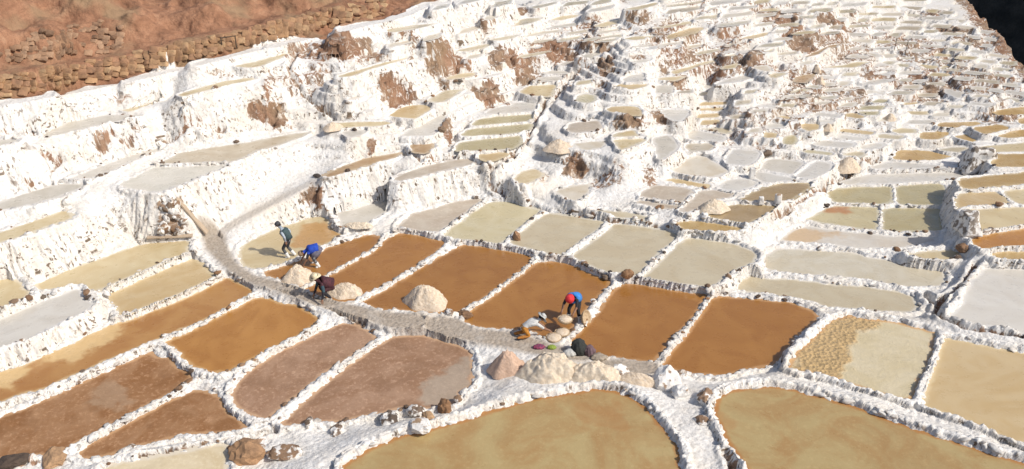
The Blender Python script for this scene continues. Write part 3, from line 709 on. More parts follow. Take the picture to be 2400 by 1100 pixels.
def make_crust():
    m, nt, b = nodes('salt_crust')
    geo = N(nt, 'ShaderNodeNewGeometry').outputs['Position']
    at = N(nt, 'ShaderNodeAttribute', attribute_name='mask'); sep = N(nt, 'ShaderNodeSeparateColor'); L(nt, at.outputs['Color'], sep.inputs[0])
    soil, path, steep = sep.outputs[0], sep.outputs[1], sep.outputs[2]; hill = at.outputs['Alpha']
    mp = N(nt, 'ShaderNodeMapping'); mp.inputs['Scale'].default_value = (1, 1, .3); fl = N(nt, 'ShaderNodeAttribute', attribute_name='flow'); L(nt, fl.outputs['Vector'], mp.inputs[0])
    mp2 = N(nt, 'ShaderNodeMapping'); mp2.inputs['Scale'].default_value = (1, 1, .6); L(nt, fl.outputs['Vector'], mp2.inputs[0])
    fine = noise(nt, 9, 6, .65, geo); mid = noise(nt, 1.3, 5, .6, geo); streak = noise(nt, 5.5, 5, .65, mp.outputs[0], dist=.4)
    vor = N(nt, 'ShaderNodeTexVoronoi', feature='DISTANCE_TO_EDGE'); vor.inputs['Scale'].default_value = 4.5; L(nt, geo, vor.inputs['Vector'])
    # salt: white with faint cream and grey
    salt = ramp(nt, mid, [(.25, (.60, .56, .50)), (.45, (.72, .69, .64)), (.7, (.78, .76, .72))])
    salt = mix(nt, mr(nt, fine, .50, .72), salt, (.56, .52, .47, 1))
    salt = mix(nt, mr(nt, noise(nt, .45, 4, .6, geo), .48, .68, 0, .6), salt, (.66, .60, .51, 1))
    salt = mix(nt, math_(nt, 'MULTIPLY', mr(nt, streak, .45, .58), math_(nt, 'MULTIPLY', steep, .30)), salt, (.60, .53, .44, 1))
    # dark stones showing through thin crust; shade in the pits is painted as colour
    speck = noise(nt, 7.5, 3, .6, mp2.outputs[0], dist=.3); dark = ramp(nt, fine, [(.3, (.07, .055, .042)), (.7, (.26, .19, .13))])
    thin = math_(nt, 'MULTIPLY', mr(nt, streak, .57, .66), mr(nt, mid, .45, .60))
    thin = math_(nt, 'MAXIMUM', thin, math_(nt, 'MULTIPLY', mr(nt, speck, .57, .625), mr(nt, noise(nt, .8, 3, .6, geo), .36, .52)))
    thin = math_(nt, 'MULTIPLY', thin, math_(nt, 'ADD', math_(nt, 'MULTIPLY', steep, .85), .26))
    salt = mix(nt, math_(nt, 'MULTIPLY', thin, .9), salt, dark)
    path_c = ramp(nt, fine, [(.3, (.29, .235, .18)), (.7, (.46, .395, .32))])
    salt = mix(nt, math_(nt, 'MULTIPLY', path, mr(nt, mid, .2, .5, .65, 1.0)), salt, path_c)
    # earth
    e1 = ramp(nt, noise(nt, 1.0, 6, .7, geo, dist=.5), [(.28, (.14, .072, .042)), (.45, (.265, .132, .074)), (.6, (.36, .190, .110)), (.78, (.44, .27, .165))])
    e1 = mix(nt, mr(nt, noise(nt, 14, 4, .7, geo), .5, .72, 0, .8), e1, (.17, .098, .060, 1))
    e1 = mix(nt, mr(nt, noise(nt, .35, 3, .5, geo), .5, .68, 0, .7), e1, (.27, .190, .110, 1))
    rock = ramp(nt, noise(nt, 2.5, 6, .75, mp.outputs[0], dist=.5), [(.3, (.09, .062, .045)), (.5, (.26, .175, .115)), (.72, (.40, .30, .21))])
    e1 = mix(nt, math_(nt, 'MULTIPLY', math_(nt, 'SUBTRACT', 1.0, hill), mr(nt, noise(nt, .5, 2, .5, geo), .38, .60, .35, .95)), e1, rock)
    e1 = mix(nt, math_(nt, 'MULTIPLY', math_(nt, 'SUBTRACT', 1.0, hill), mr(nt, noise(nt, 3.2, 6, .75, mp.outputs[0], dist=.6), .54, .66, 0, .85)), e1, (.66, .60, .52, 1))
    sm = math_(nt, 'ADD', soil, math_(nt, 'MULTIPLY', math_(nt, 'SUBTRACT', streak, .5), 3.3))
    sm = math_(nt, 'MULTIPLY', mr(nt, sm, .40, .75), mr(nt, soil, .05, .25))
    sm = math_(nt, 'MAXIMUM', sm, mr(nt, math_(nt, 'ADD', hill, math_(nt, 'MULTIPLY', math_(nt, 'SUBTRACT', mid, .5), .5)), .35, .6))
    col = mix(nt, sm, salt, e1)
    L(nt, col, b.inputs['Base Color']); b.inputs['Roughness'].default_value = .85; b.inputs['Specular IOR Level'].default_value = .25
    hgt = math_(nt, 'ADD', math_(nt, 'MULTIPLY', fine, .7), math_(nt, 'MULTIPLY', vor.outputs['Distance'], .6))
    hgt = math_(nt, 'ADD', hgt, math_(nt, 'MULTIPLY', streak, math_(nt, 'MULTIPLY', steep, .8)))
    bump(nt, hgt, .9, .07, b)
    return m
M_CRUST = make_crust()

KINDS = {  # main, second, shore colour, how rough the surface is, how crusted
    'brown': ((170, 119, 60), (159, 108, 52), (196, 152, 104), .34, 0), 'brown2': ((187, 134, 70), (172, 119, 58), (206, 166, 112), .34, 0),
    'brown3': ((200, 168, 112), (188, 152, 94), (208, 180, 130), .34, 0), 'tan': ((207, 183, 140), (198, 170, 122), (216, 196, 156), .36, .1),
    'twotone': ((190, 142, 84), (176, 124, 68), (218, 190, 144), .36, .1), 'paletan': ((212, 194, 154), (202, 180, 136), (224, 212, 186), .36, .1),
    'olivetan': ((182, 160, 112), (172, 138, 90), (176, 122, 68), .38, .35), 'olive': ((191, 178, 138), (182, 166, 122), (212, 202, 174), .32, 0),
    'oliveb': ((178, 154, 116), (166, 140, 98), (200, 182, 146), .32, 0), 'paleolive': ((206, 194, 160), (196, 182, 142), (218, 210, 190), .32, 0),
    'pale': ((204, 191, 162), (196, 180, 148), (220, 212, 194), .32, .05), 'greypale': ((210, 201, 180), (200, 188, 162), (224, 216, 202), .32, .12),
    'yellow': ((194, 165, 112), (184, 150, 92), (214, 190, 146), .32, 0), 'bluewhite': ((218, 212, 200), (208, 200, 186), (230, 225, 216), .34, .2),
    'greywhite': ((210, 203, 190), (196, 188, 172), (222, 216, 206), .36, .3), 'greygreen': ((220, 214, 200), (208, 202, 186), (224, 218, 206), .3, .05),
    'pinkgrey': ((200, 188, 170), (186, 170, 150), (214, 204, 190), .45, .55), 'crustbrown': ((172, 132, 96), (150, 106, 68), (196, 156, 116), .55, 1),
    'crustpink': ((178, 144, 117), (158, 122, 94), (204, 168, 134), .55, 1), 'sand': ((218, 202, 170), (204, 184, 146), (226, 214, 192), .6, .6),
    'sandwhite': ((216, 207, 190), (204, 190, 166), (228, 221, 209), .4, .3), 'whitestain': ((217, 210, 198), (210, 198, 180), (228, 223, 213), .45, .4),
    'stainolive': ((206, 192, 152), (196, 180, 138), (216, 207, 182), .32, 0), 'muddy': ((184, 154, 116), (168, 134, 94), (200, 180, 150), .36, .1),
    'muddygrey': ((202, 190, 168), (188, 172, 146), (214, 206, 190), .36, .2), 'crust': ((216, 202, 170), (206, 190, 152), (208, 162, 108), .36, .1),
}
PATCHC = {'twotone': (224, 190, 134), 'crust': (206, 172, 118), 'whitestain': (208, 180, 144), 'stainolive': (190, 134, 86), 'paletan': (196, 152, 96), 'crustpink': (184, 172, 154), 'crustbrown': (182, 156, 128), 'olivetan': (174, 126, 76), 'tan': (196, 154, 96)}
def make_brine(kind):
    c1, c2, ce, ro, cr = KINDS[kind]
    m, nt, b = nodes('brine_' + kind)
    oi = N(nt, 'ShaderNodeObjectInfo'); geo = N(nt, 'ShaderNodeNewGeometry').outputs['Position']
    off = N(nt, 'ShaderNodeVectorMath', operation='ADD'); L(nt, geo, off.inputs[0])
    sc = N(nt, 'ShaderNodeVectorMath', operation='SCALE'); L(nt, oi.outputs['Random'], sc.inputs['Scale']); sc.inputs[0].default_value = (40, 17, 9)
    L(nt, sc.outputs[0], off.inputs[1]); P = off.outputs[0]
    at = N(nt, 'ShaderNodeAttribute', attribute_name='shore'); sep = N(nt, 'ShaderNodeSeparateColor'); L(nt, at.outputs['Color'], sep.inputs[0])
    big = noise(nt, .5, 5, .6, P, dist=1.8); med = noise(nt, 2.2, 5, .6, P); fin = noise(nt, 16, 4, .7, P)
    col = mix(nt, mr(nt, big, .32, .68), lit(c1), lit(c2))
    hsv = N(nt, 'ShaderNodeHueSaturation'); L(nt, col, hsv.inputs['Color'])
    L(nt, math_(nt, 'ADD', math_(nt, 'MULTIPLY', oi.outputs['Random'], .10), .95), hsv.inputs['Value']); col = hsv.outputs[0]
    # sediment specks
    col = mix(nt, mr(nt, fin, .60, .74, 0, .10 + .45 * cr), col, tuple(x * .62 for x in lit(c2)[:3]) + (1,))
    if cr > .25:
        wht = tuple(min(.8, x * 1.35 + .03) for x in lit(c1)[:3]) + (1,)
        col = mix(nt, math_(nt, 'MULTIPLY', mr(nt, noise(nt, 7, 6, .75, P), .50, .66), .6 * cr), col, wht)
        col = mix(nt, math_(nt, 'MULTIPLY', mr(nt, noise(nt, .8, 3, .6, P), .50, .62), .45 * cr), col, tuple(x * .78 for x in lit(c2)[:3]) + (1,))
    if kind in PATCHC:
        pm = mr(nt, math_(nt, 'ADD', sep.outputs[1], math_(nt, 'MULTIPLY', math_(nt, 'SUBTRACT', med, .5), 1.3)), .25, .75)
        pm = math_(nt, 'MULTIPLY', pm, mr(nt, sep.outputs[1], .05, .2))
        pc = lit(PATCHC[kind])
        pcol = mix(nt, mr(nt, noise(nt, 6, 6, .75, P), .42, .62), pc, tuple(x * (.72 if kind == 'crust' else .9) for x in pc[:3]) + (1,))
        pm = math_(nt, 'MULTIPLY', pm, {'crustpink': .62, 'crustbrown': .5, 'olivetan': .45}.get(kind, .9))
        col = mix(nt, pm, col, pcol)
    ring = math_(nt, 'ADD', sep.outputs[0], math_(nt, 'MULTIPLY', math_(nt, 'SUBTRACT', med, .5), .22))
    col = mix(nt, mr(nt, ring, .03, .17, .85, 0), col, lit(ce))
    L(nt, col, b.inputs['Base Color'])
    rr = mr(nt, med, .3, .7, max(.12, ro - .14), min(.9, ro + .15 + .2 * cr)); L(nt, rr, b.inputs['Roughness'])
    b.inputs['Specular IOR Level'].default_value = .45 * (1 - .6 * cr)
    if cr < .3: b.inputs['Coat Weight'].default_value = .3; b.inputs['Coat Roughness'].default_value = .07; b.inputs['Coat IOR'].default_value = 1.36
    hg = math_(nt, 'ADD', math_(nt, 'MULTIPLY', fin, .5), noise(nt, 5, 5, .65, P))
    if kind == 'crust':
        vo = N(nt, 'ShaderNodeTexVoronoi'); vo.inputs['Scale'].default_value = 7; L(nt, P, vo.inputs['Vector'])
        hg = math_(nt, 'ADD', hg, math_(nt, 'MULTIPLY', vo.outputs['Distance'], math_(nt, 'MULTIPLY', pm, 3.0)))
    bump(nt, hg, .06 + .55 * cr + (.35 if kind == 'crust' else 0), .02 + (.04 if kind == 'crust' else 0), b)
    return m
M_BRINE = {}
def brine_mat(k):
    if k not in M_BRINE: M_BRINE[k] = make_brine(k)
    return M_BRINE[k]

# ------------------------------------------------------------------ build the ground sheet, split by pond
def grid_mesh(name, fr, fc, Px, Py, Pz, Nn, mat, stride=1, attrs=None, smooth=True):
    """faces given by their lower-left grid index; shares the grid's own points"""
    s = stride
    idx = np.stack([fr * NC + fc, fr * NC + fc + s, (fr + s) * NC + fc + s, (fr + s) * NC + fc], 1)
    uq, inv = np.unique(idx.ravel(), return_inverse=True)
    me = bpy.data.meshes.new(name); nv, nfc = len(uq), len(fr)
    me.vertices.add(nv); me.loops.add(nfc * 4); me.polygons.add(nfc)
    co = np.stack([Px.ravel()[uq], Py.ravel()[uq], Pz.ravel()[uq] if not np.isscalar(Pz) else np.full(nv, Pz)], 1).astype(np.float32)
    me.vertices.foreach_set('co', co.ravel()); me.loops.foreach_set('vertex_index', inv.astype(np.int32).ravel())
    me.polygons.foreach_set('loop_start', np.arange(0, nfc * 4, 4, dtype=np.int32)); me.polygons.foreach_set('loop_total', np.full(nfc, 4, np.int32))
    me.update(calc_edges=True)
    if smooth: me.polygons.foreach_set('use_smooth', np.ones(nfc, bool))
    for an, ch in (attrs or {}).items():
        if len(ch) == 3:
            a = me.attributes.new(an, 'FLOAT_VECTOR', 'POINT'); a.data.foreach_set('vector', np.stack([q.ravel()[uq] for q in ch], 1).astype(np.float32).ravel()); continue
        a = me.attributes.new(an, 'FLOAT_COLOR', 'POINT')
        c = np.stack([q.ravel()[uq] for q in ch], 1).astype(np.float32); a.data.foreach_set('color', c.ravel())
    if Nn is not None:
        me.normals_split_custom_set_from_vertices(Nn.reshape(-1, 3)[uq])
    me.materials.append(mat)
    return me
fo = own[:-1, :-1].copy(); fk = cls[:-1, :-1].copy()
def main_piece(m):                                    # keep the largest connected patch of a mask
    par = []; cnt = []; prev = []; runs = []
    def find(a):
        while par[a] != a: par[a] = par[par[a]]; a = par[a]
        return a
    for r in range(m.shape[0]):
        e = np.flatnonzero(np.diff(np.concatenate([[0], m[r].astype(np.int8), [0]]))); cur = []
        for a, b in zip(e[::2], e[1::2]):
            k = len(par); par.append(k); cnt.append(b - a); runs.append((r, a, b)); cur.append((a, b, k))
            for (c, d, q) in prev:
                if c < b and a < d: par[find(q)] = find(k)
        prev = cur
    if not par: return m
    tot = {}
    for k in range(len(par)): tot[find(k)] = tot.get(find(k), 0) + cnt[k]
    if len(tot) < 2: return m
    best = max(tot, key=tot.get); out = np.zeros_like(m)
    for k, (r, a, b) in enumerate(runs):
        if find(k) == best: out[r, a:b] = True
    return out
keep = np.ones((NR - 1, NC - 1), bool)
deep = np.zeros((NR, NC), bool)
for i, p in enumerate(PONDS):
    if p['flat'] is None and p['d'] is not None:
        w = p['win']; deep[w] |= (INS[w] == i) & (own[w] == i) & (p['d'] < -.30)
keep = ~(deep[:-1, :-1] & deep[1:, :-1] & deep[:-1, 1:] & deep[1:, 1:])
for i, p in enumerate(PONDS):
    if p['flat'] is not None or p['d'] is None: continue
    w = p['win']; sl = (slice(w[0].start, min(w[0].stop, NR - 1)), slice(w[1].start, min(w[1].stop, NC - 1)))
    for k in (1, 2):
        sub = (fo[sl] == i) & (fk[sl] == k) & keep[sl]; mp_ = main_piece(sub); lost = sub & ~mp_
        a = fo[sl]; a[lost] = -1; b = fk[sl]; b[lost] = 0
MASK = [np.clip(SOIL, 0, 1.2), flatm, STEEP, HILL]
FLOW = [FX, FY, H.copy()]
def groundpart(name, m, parent=None):
    fr, fc = np.nonzero(m & keep)
    if not len(fr): return None
    o = bpy.data.objects.new(name, grid_mesh(name, fr, fc, GX, GY, GZ, N2, M_CRUST, 1, {'mask': MASK, 'flow': FLOW}))
    link(o, parent); return o
g = groundpart('hillside', (fo < 0) | (fk == 0))
tag(g, 'salt whitened slopes and red brown hillside between the ponds', None, None, 'structure')
FALLBACK = {}
PATCH = {  # coloured areas lying in the brine, outlined on the pond's own level
    'L5': '-30,990 -30,860 60,850 110,825 255,760 290,752 286,790 230,820 150,850 60,890 0,915', 'F3': '1840,880 1860,830 1930,770 1990,738 2040,745 2000,790 1985,840 1975,895',
    'R3': '1820,575 1850,535 1900,528 1990,545 1960,560 1900,572', 'R4': '1925,500 1935,483 1970,482 1975,495 1945,502', 'W1': '700,560 720,530 765,515 775,535 795,546 740,572 690,585',
    'L10': '960,970 1000,900 1060,850 1108,825 1112,905 1075,950', 'F1': '1360,960 1440,945 1450,990 1380,985', 'L7': '200,960 250,900 310,905 300,940', 'F2': '1670,950 1700,1000 1740,1060 1770,1110 1720,1110 1690,1040',
    'F4': '2225,925 2240,880 2270,860 2268,880 2250,900 2245,915'}
COLWORD = {'paletan': 'pale tan', 'bluewhite': 'bluish white', 'greywhite': 'grey white', 'pinkgrey': 'pinkish grey', 'sandwhite': 'sandy white', 'muddygrey': 'muddy grey', 'brown3': 'ochre', 'paleolive': 'pale olive',
           'oliveb': 'olive brown', 'olivetan': 'olive tan', 'greygreen': 'grey green'}
def auto_label(p):
    k = p['kind']; c = COLWORD.get(k, k); u, v = p['px'].mean(0); a = np.ptp(p['px'], axis=0); ar = a[0] / max(a[1], 1)
    shape = 'long narrow' if ar > 6 else ('narrow' if ar > 3.6 else ('compact' if ar < 2.2 else 'small'))
    if p['key'].startswith('far'):
        zone = 'far upper centre slope' if u < 1800 else ('far slope left of the poles' if u < 2080 else ('far slope below the crest' if u < 2300 else 'far right edge slope'))
    elif u < 1000: zone = 'upper left terraces'
    elif u < 1300: zone = 'steps left of the winding canal'
    elif u < 1540: zone = 'steps right of the winding canal'
    elif u < 1800: zone = 'centre right terraces'
    elif u < 2080: zone = 'terraces above the pyramid heap'
    else: zone = 'terraces behind the shaded tower'
    return shape, c, zone
ORD = ['first', 'second', 'third', 'fourth', 'fifth', 'sixth', 'seventh', 'eighth', 'ninth', 'tenth', 'eleventh', 'twelfth', 'thirteenth', 'fourteenth', 'fifteenth', 'sixteenth', 'seventeenth', 'eighteenth', 'nineteenth', 'twentieth']
TENS = ['', '', 'twenty', 'thirty', 'forty']
def ORDX(n): return ORD[n] if n < 20 else ('%s-%s' % (TENS[(n + 1) // 10], ORD[(n + 1) % 10 - 1]) if (n + 1) % 10 else TENS[(n + 1) // 10][:-1] + 'ieth')
bucket = {}
for p in PONDS:
    if p['flat'] is None and not p['label']: bucket.setdefault(auto_label(p), []).append(p)
for (shape, c, zone), lst in bucket.items():
    lst.sort(key=lambda q: q['px'][:, 0].mean())
    for n, q in enumerate(lst):
        if len(lst) == 1: q['label'] = '%s %s pond on the %s' % (shape, c, zone)
        else: q['label'] = '%s %s pond on the %s, %s from left' % (shape, c, zone, ORDX(n))
SHN = np.zeros((NR, NC)); ZERO = np.zeros((NR, NC)); ONE = np.ones((NR, NC))
for i, p in enumerate(PONDS):
    if p['flat'] is not None or p['d'] is None: continue
    w = p['win']; r0, c0 = w[0].start, w[1].start; d = p['d']
    st = 2 if p['c'][1] < 38 else 1
    ok = (d < .02)
    ok &= (GZ[w] < p['z'] + .25)
    nr, nc = d.shape
    rs = np.arange(0, nr - st, st); cs_ = np.arange(0, nc - st, st)
    if len(rs) == 0 or len(cs_) == 0: continue
    any_ = ok[np.ix_(rs, cs_)] | ok[np.ix_(rs + st, cs_)] | ok[np.ix_(rs, cs_ + st)] | ok[np.ix_(rs + st, cs_ + st)]
    a, b = np.nonzero(any_)
    if len(a) < 3: continue
    fr = rs[a] + r0; fc = cs_[b] + c0
    x0, y0 = p['c']
    root = empty('salt_pond', (float(x0), float(y0), p['z']))
    tag(root, p['label'], 'pond', 'terraced salt evaporation ponds')
    p['root'] = root
    A = ZERO; sh = np.zeros((NR, NC), np.float32) if False else None
    S = SHN; S[w] = np.clip(-d, 0, 1)
    Bp = ZERO
    if p['key'] in PATCH:
        Q = np.array([[float(t) for t in q.split(',')] for q in PATCH[p['key']].split()])
        qx, qy = unproj(Q[:, 0], Q[:, 1], p['z']); Bp = np.zeros((NR, NC)); Bp[w] = 1 - sst(-.55, .45, sdf(np.stack([qx, qy], 1), X[w], Y[w]) + .40 * fbm(X[w] * .9, Y[w] * .9, 0.0, 83, 3))
    me = grid_mesh('brine', fr, fc, X - x0, Y - y0, 0.0, None, brine_mat(p['kind']), st, {'shore': [S, Bp, ZERO, ONE]})
    link(bpy.data.objects.new('brine', me), root)
for i, p in enumerate(PONDS):
    if 'root' not in p: continue
    w = p['win']; r0, r1, c0, c1 = w[0].start, min(w[0].stop, NR - 1), w[1].start, min(w[1].stop, NC - 1)
    for nm, k in (('rim', 1), ('terrace_wall', 2)):
        sub = (fo[r0:r1, c0:c1] == i) & (fk[r0:r1, c0:c1] == k) & keep[r0:r1, c0:c1]
        a, b = np.nonzero(sub)
        if not len(a): continue
        x0, y0 = p['c']
        me = grid_mesh(nm, a + r0, b + c0, GX - x0, GY - y0, GZ - p['z'], N2, M_CRUST, 1, {'mask': MASK, 'flow': FLOW})
        link(bpy.data.objects.new(nm, me), p['root'])
# faces whose pond has no brine in view stay with the slope
miss = np.zeros_like(keep)
for i, p in enumerate(PONDS):
    if 'root' not in p: miss |= (fo == i) & (fk > 0)
g2 = groundpart('hillside', miss)
if g2: tag(g2, 'small bare salt steps high on the slope', None, None, 'structure')
print('ground done')
# ------------------------------------------------------------------ dark far side of the gully
def far_side():
    n, m_ = 70, 60; vs_, fs = [], []
    for i in range(n):
        t = i / (n - 1)                                   # along the gully
        for j in range(m_):
            s = j / (m_ - 1)                              # up the slope
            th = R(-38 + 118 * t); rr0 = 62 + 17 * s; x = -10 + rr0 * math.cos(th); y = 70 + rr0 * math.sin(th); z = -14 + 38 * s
            k = fbm(np.array([x * .12]), np.array([y * .12]), np.array([z * .12]), 71, 5)[0]
            vs_.append((x + 2.6 * k, y, z + 1.2 * k))
    for i in range(n - 1):
        for j in range(m_ - 1):
            a = i * m_ + j; fs.append((a, a + m_, a + m_ + 1, a + 1))
    me = bpy.data.meshes.new('far_hillside'); me.from_pydata(vs_, [], fs); me.update()
    me.polygons.foreach_set('use_smooth', np.ones(len(fs), bool))
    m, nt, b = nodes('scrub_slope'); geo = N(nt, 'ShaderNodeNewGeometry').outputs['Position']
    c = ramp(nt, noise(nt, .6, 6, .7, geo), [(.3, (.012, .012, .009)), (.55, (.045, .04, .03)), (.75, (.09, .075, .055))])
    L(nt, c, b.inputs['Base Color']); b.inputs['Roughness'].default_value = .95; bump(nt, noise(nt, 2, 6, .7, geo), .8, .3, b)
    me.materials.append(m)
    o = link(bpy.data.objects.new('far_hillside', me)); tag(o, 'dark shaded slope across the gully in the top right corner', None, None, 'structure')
far_side()
# ------------------------------------------------------------------ stones
H = np.where(under & (GZ < INZ), INZ, GZ)             # from here on sight lines meet the finished surface
def stone_mesh(name, seed, sub=1, squash=.7, amp=.28, boxy=0.0):
    bm = bmesh.new(); bmesh.ops.create_icosphere(bm, subdivisions=sub, radius=1.0)
    r = random.Random(seed)
    ax = [Vector((r.gauss(0, 1), r.gauss(0, 1), r.gauss(0, 1))).normalized() for _ in range(7)]
    of = [r.uniform(.62, .95) for _ in ax]
    for v in bm.verts:
        c = v.co.copy()
        if boxy: c = Vector([math.copysign(abs(t) ** (1 - boxy), t) for t in c])
        for a, o in zip(ax, of):                      # flat broken faces
            k = c.dot(a)
            if k > o: c -= a * (k - o) * .85
        c *= 1 + r.uniform(-amp, amp) * .35
        v.co = Vector((c.x, c.y * r.uniform(.97, 1.03), c.z * squash))
    me = bpy.data.meshes.new(name); bm.to_mesh(me); bm.free()
    return me
def stone_mat(name, stops, crust=0.0, sc=3.0):
    m, nt, b = nodes(name); oi = N(nt, 'ShaderNodeObjectInfo'); tc = N(nt, 'ShaderNodeTexCoord').outputs['Object']
    geo = N(nt, 'ShaderNodeNewGeometry')
    c = ramp(nt, oi.outputs['Random'], stops)
    c = mix(nt, mr(nt, noise(nt, sc, 5, .7, geo.outputs['Position']), .35, .7), c, mix(nt, .5, c, (.03, .02, .015, 1)))
    if crust:
        sz = N(nt, 'ShaderNodeSeparateXYZ'); L(nt, geo.outputs['Normal'], sz.inputs[0])
        f = mr(nt, math_(nt, 'ADD', noise(nt, 4, 4, .6, geo.outputs['Position']), math_(nt, 'MULTIPLY', sz.outputs[2], -.10)), .56 - .3 * crust, .66 - .3 * crust)
        c = mix(nt, f, c, (.70, .67, .62, 1))
    L(nt, c, b.inputs['Base Color']); b.inputs['Roughness'].default_value = .85
    bump(nt, noise(nt, 12, 5, .7, geo.outputs['Position']), .5, .03, b)
    return m
M_STONE = stone_mat('brown_stone', [(0, (.055, .042, .034)), (.3, (.14, .085, .05)), (.55, (.30, .16, .075)), (.8, (.12, .10, .08)), (1, (.36, .22, .12))])
M_STONEC = stone_mat('crusted_stone', [(0, (.10, .075, .055)), (.5, (.30, .18, .10)), (1, (.16, .12, .09))], .55)
M_LUMP = stone_mat('salt_lump', [(0, (.62, .58, .52)), (.5, (.74, .71, .66)), (1, (.68, .62, .54))], 0)
M_OCHRE = stone_mat('ochre_stone', [(0, (.30, .165, .085)), (.35, (.44, .26, .13)), (.7, (.34, .185, .10)), (1, (.52, .34, .18))], 0, 2.5)
M_REDST = stone_mat('red_brown_stone', [(0, (.24, .135, .075)), (.5, (.34, .20, .115)), (1, (.42, .26, .155))], 0, 2.5)
STN = [stone_mesh('stone', 100 + k, 1, .62) for k in range(8)]; [m.materials.append(M_STONE) for m in STN]
STC = [stone_mesh('crusted_stone', 140 + k, 2, .7) for k in range(5)]; [m.materials.append(M_STONEC) for m in STC]
LMP = [stone_mesh('salt_lump', 180 + k, 2, .6, .9, .1) for k in range(9)]
for m in LMP: m.materials.append(M_LUMP); m.polygons.foreach_set('use_smooth', np.ones(len(m.polygons), bool))
WST = [stone_mesh('wall_stone', 220 + k, 2, .62, .3, .55) for k in range(10)]
WOC = [m.copy() for m in WST]; [m.materials.append(M_OCHRE) for m in WOC]
WRD = [m.copy() for m in WST]; [m.materials.append(M_REDST) for m in WRD]
def put(me, name, parent, p, size, rot):
    o = bpy.data.objects.new(name, me); o.parent = parent
    o.location = p; o.scale = size if hasattr(size, '__len__') else (size,) * 3; o.rotation_euler = rot
    COL.objects.link(o); return o
rs = random.Random(11)
nst = 0
STONY = {'F1': .5, 'F2': .3, 'L10': .8, 'L3': 1.6, 'M5': 1.5, 'M6': 1.5, 'M4': 1.4, 'M3': 1.3, 'V1': .7, 'R9': .3, 'R16': .3, 'R2': .4, 'R1': .5, 'F3': .35, 'F4': .35}
for i, p in enumerate(PONDS):
    if 'root' not in p or p['c'][1] > 47 or p['key'].startswith('far'): continue
    far = p['c'][1] > 37.5
    W = p['w']; seg = np.roll(W, -1, axis=0) - W; L_ = np.hypot(seg[:, 0], seg[:, 1]); tot = L_.sum(); cum = np.concatenate([[0], np.cumsum(L_)])
    area = .5 * np.sum(W[:, 0] * np.roll(W[:, 1], -1) - np.roll(W[:, 0], -1) * W[:, 1]); sg = 1 if area > 0 else -1
    s = rs.uniform(0, .2); cnt = 0
    x0, y0 = p['c']; st = STONY.get(p['key'], 1.0)
    while s < tot and cnt < 110:
        k = min(int(np.searchsorted(cum, s, 'right') - 1), len(W) - 1); f = (s - cum[k]) / max(L_[k], 1e-6)
        q = W[k] + seg[k] * f; n = np.array([seg[k][1], -seg[k][0]]) / max(L_[k], 1e-6) * sg
        cl = vnoise(np.array(q[0] * .8), np.array(q[1] * .8), np.array(0.0), 5)
        off = rs.uniform(.06, .17); a = q + n * off
        if abs(a[0] / a[1]) < .80 and a[1] > 17:
            z = float(sampleH(np.array([a[0]]), np.array([a[1]]))[0])
            if -.1 < z - p['z'] < .42:
                stone = rs.random() < (.07 + .42 * float(cl)) * st
                if far and not stone: s += rs.uniform(.3, .7); continue
                if stone:
                    r = .045 + .11 * rs.random() ** 2.2
                    me = rs.choice(STN if rs.random() < .7 else STC)
                    put(me, 'rim_stone', p['root'], (a[0] - x0, a[1] - y0, z - p['z'] + r * .25), (r * rs.uniform(.8, 1.5), r, r), (rs.uniform(-.3, .3), rs.uniform(-.3, .3), rs.uniform(0, 6.28))); cnt += 1
                elif rs.random() < (.42 if p['key'][0] == 'B' else .22) + .30 * float(cl):
                    r = rs.uniform(.06, .115)
                    put(rs.choice(LMP), 'salt_lump', p['root'], (a[0] - x0, a[1] - y0, z - p['z'] - r * .22), (r * rs.uniform(1.1, 2.0), r * rs.uniform(.8, 1.2), r), (rs.uniform(-.4, .4), rs.uniform(-.4, .4), math.atan2(seg[k][1], seg[k][0]) + rs.uniform(-.5, .5))); cnt += 1
        s += rs.uniform(.13, .30) * (1.4 if far else 1)
    nst += cnt
print('stones', nst)
def slope_rot(x, y):
    e = .25
    gx = (sampleH(np.array([x + e]), np.array([y]))[0] - sampleH(np.array([x - e]), np.array([y]))[0]) / (2 * e)
    gy = (sampleH(np.array([x]), np.array([y + e]))[0] - sampleH(np.array([x]), np.array([y - e]))[0]) / (2 * e)
    return Vector((-gx, -gy, 1)).normalized()
# dry stone wall above the canal, every stone its own piece
def stone_band(name, label, vlo, vhi, u0, u1, du, dv, meshes, rnd, z0=None, skip=.04):
    root = None; lst = []
    u = u0; c = 0
    while u < u1:
        a, b = vlo(u), vhi(u); v = a - dv * .5 - (dv * .4 if c % 2 else 0); c += 1
        step = du * rnd.uniform(.85, 1.2) * (1 if u < 520 else .8)
        while v > b:
            if rnd.random() > skip:
                x, y, z = drape(u + rnd.uniform(-3, 3), v + rnd.uniform(-2, 2)); lst.append((x, y, z, step))
            v -= dv * rnd.uniform(.85, 1.15)
        u += step
    root = empty(name, (lst[0][0], lst[0][1], lst[0][2])); tag(root, label, 'wall')
    for (x, y, z, stp) in lst:
        k = ppm(x, y, z); n = slope_rot(x, y); q = n.to_track_quat('Z', 'Y').to_euler()
        w = stp / k * .62; h = dv / k * .80
        put(rnd.choice(meshes), 'stone', root, (x - lst[0][0] + n.x * .05, y - lst[0][1] + n.y * .05, z - lst[0][2] + n.z * .03), (w * rnd.uniform(.85, 1.2), h * rnd.uniform(.8, 1.1), w * .6), (q.x + rnd.uniform(-.15, .15), q.y + rnd.uniform(-.15, .15), q.z * 0 + rnd.uniform(-.2, .2)))
    return root
stone_band('dry_stone_wall', 'long ochre dry stone wall between the earth path and the canal', lambda u: canal_v(u) - 4, lambda u: spath_v(u) + 12, -20, 900, 18, 10.5, WOC, random.Random(5))
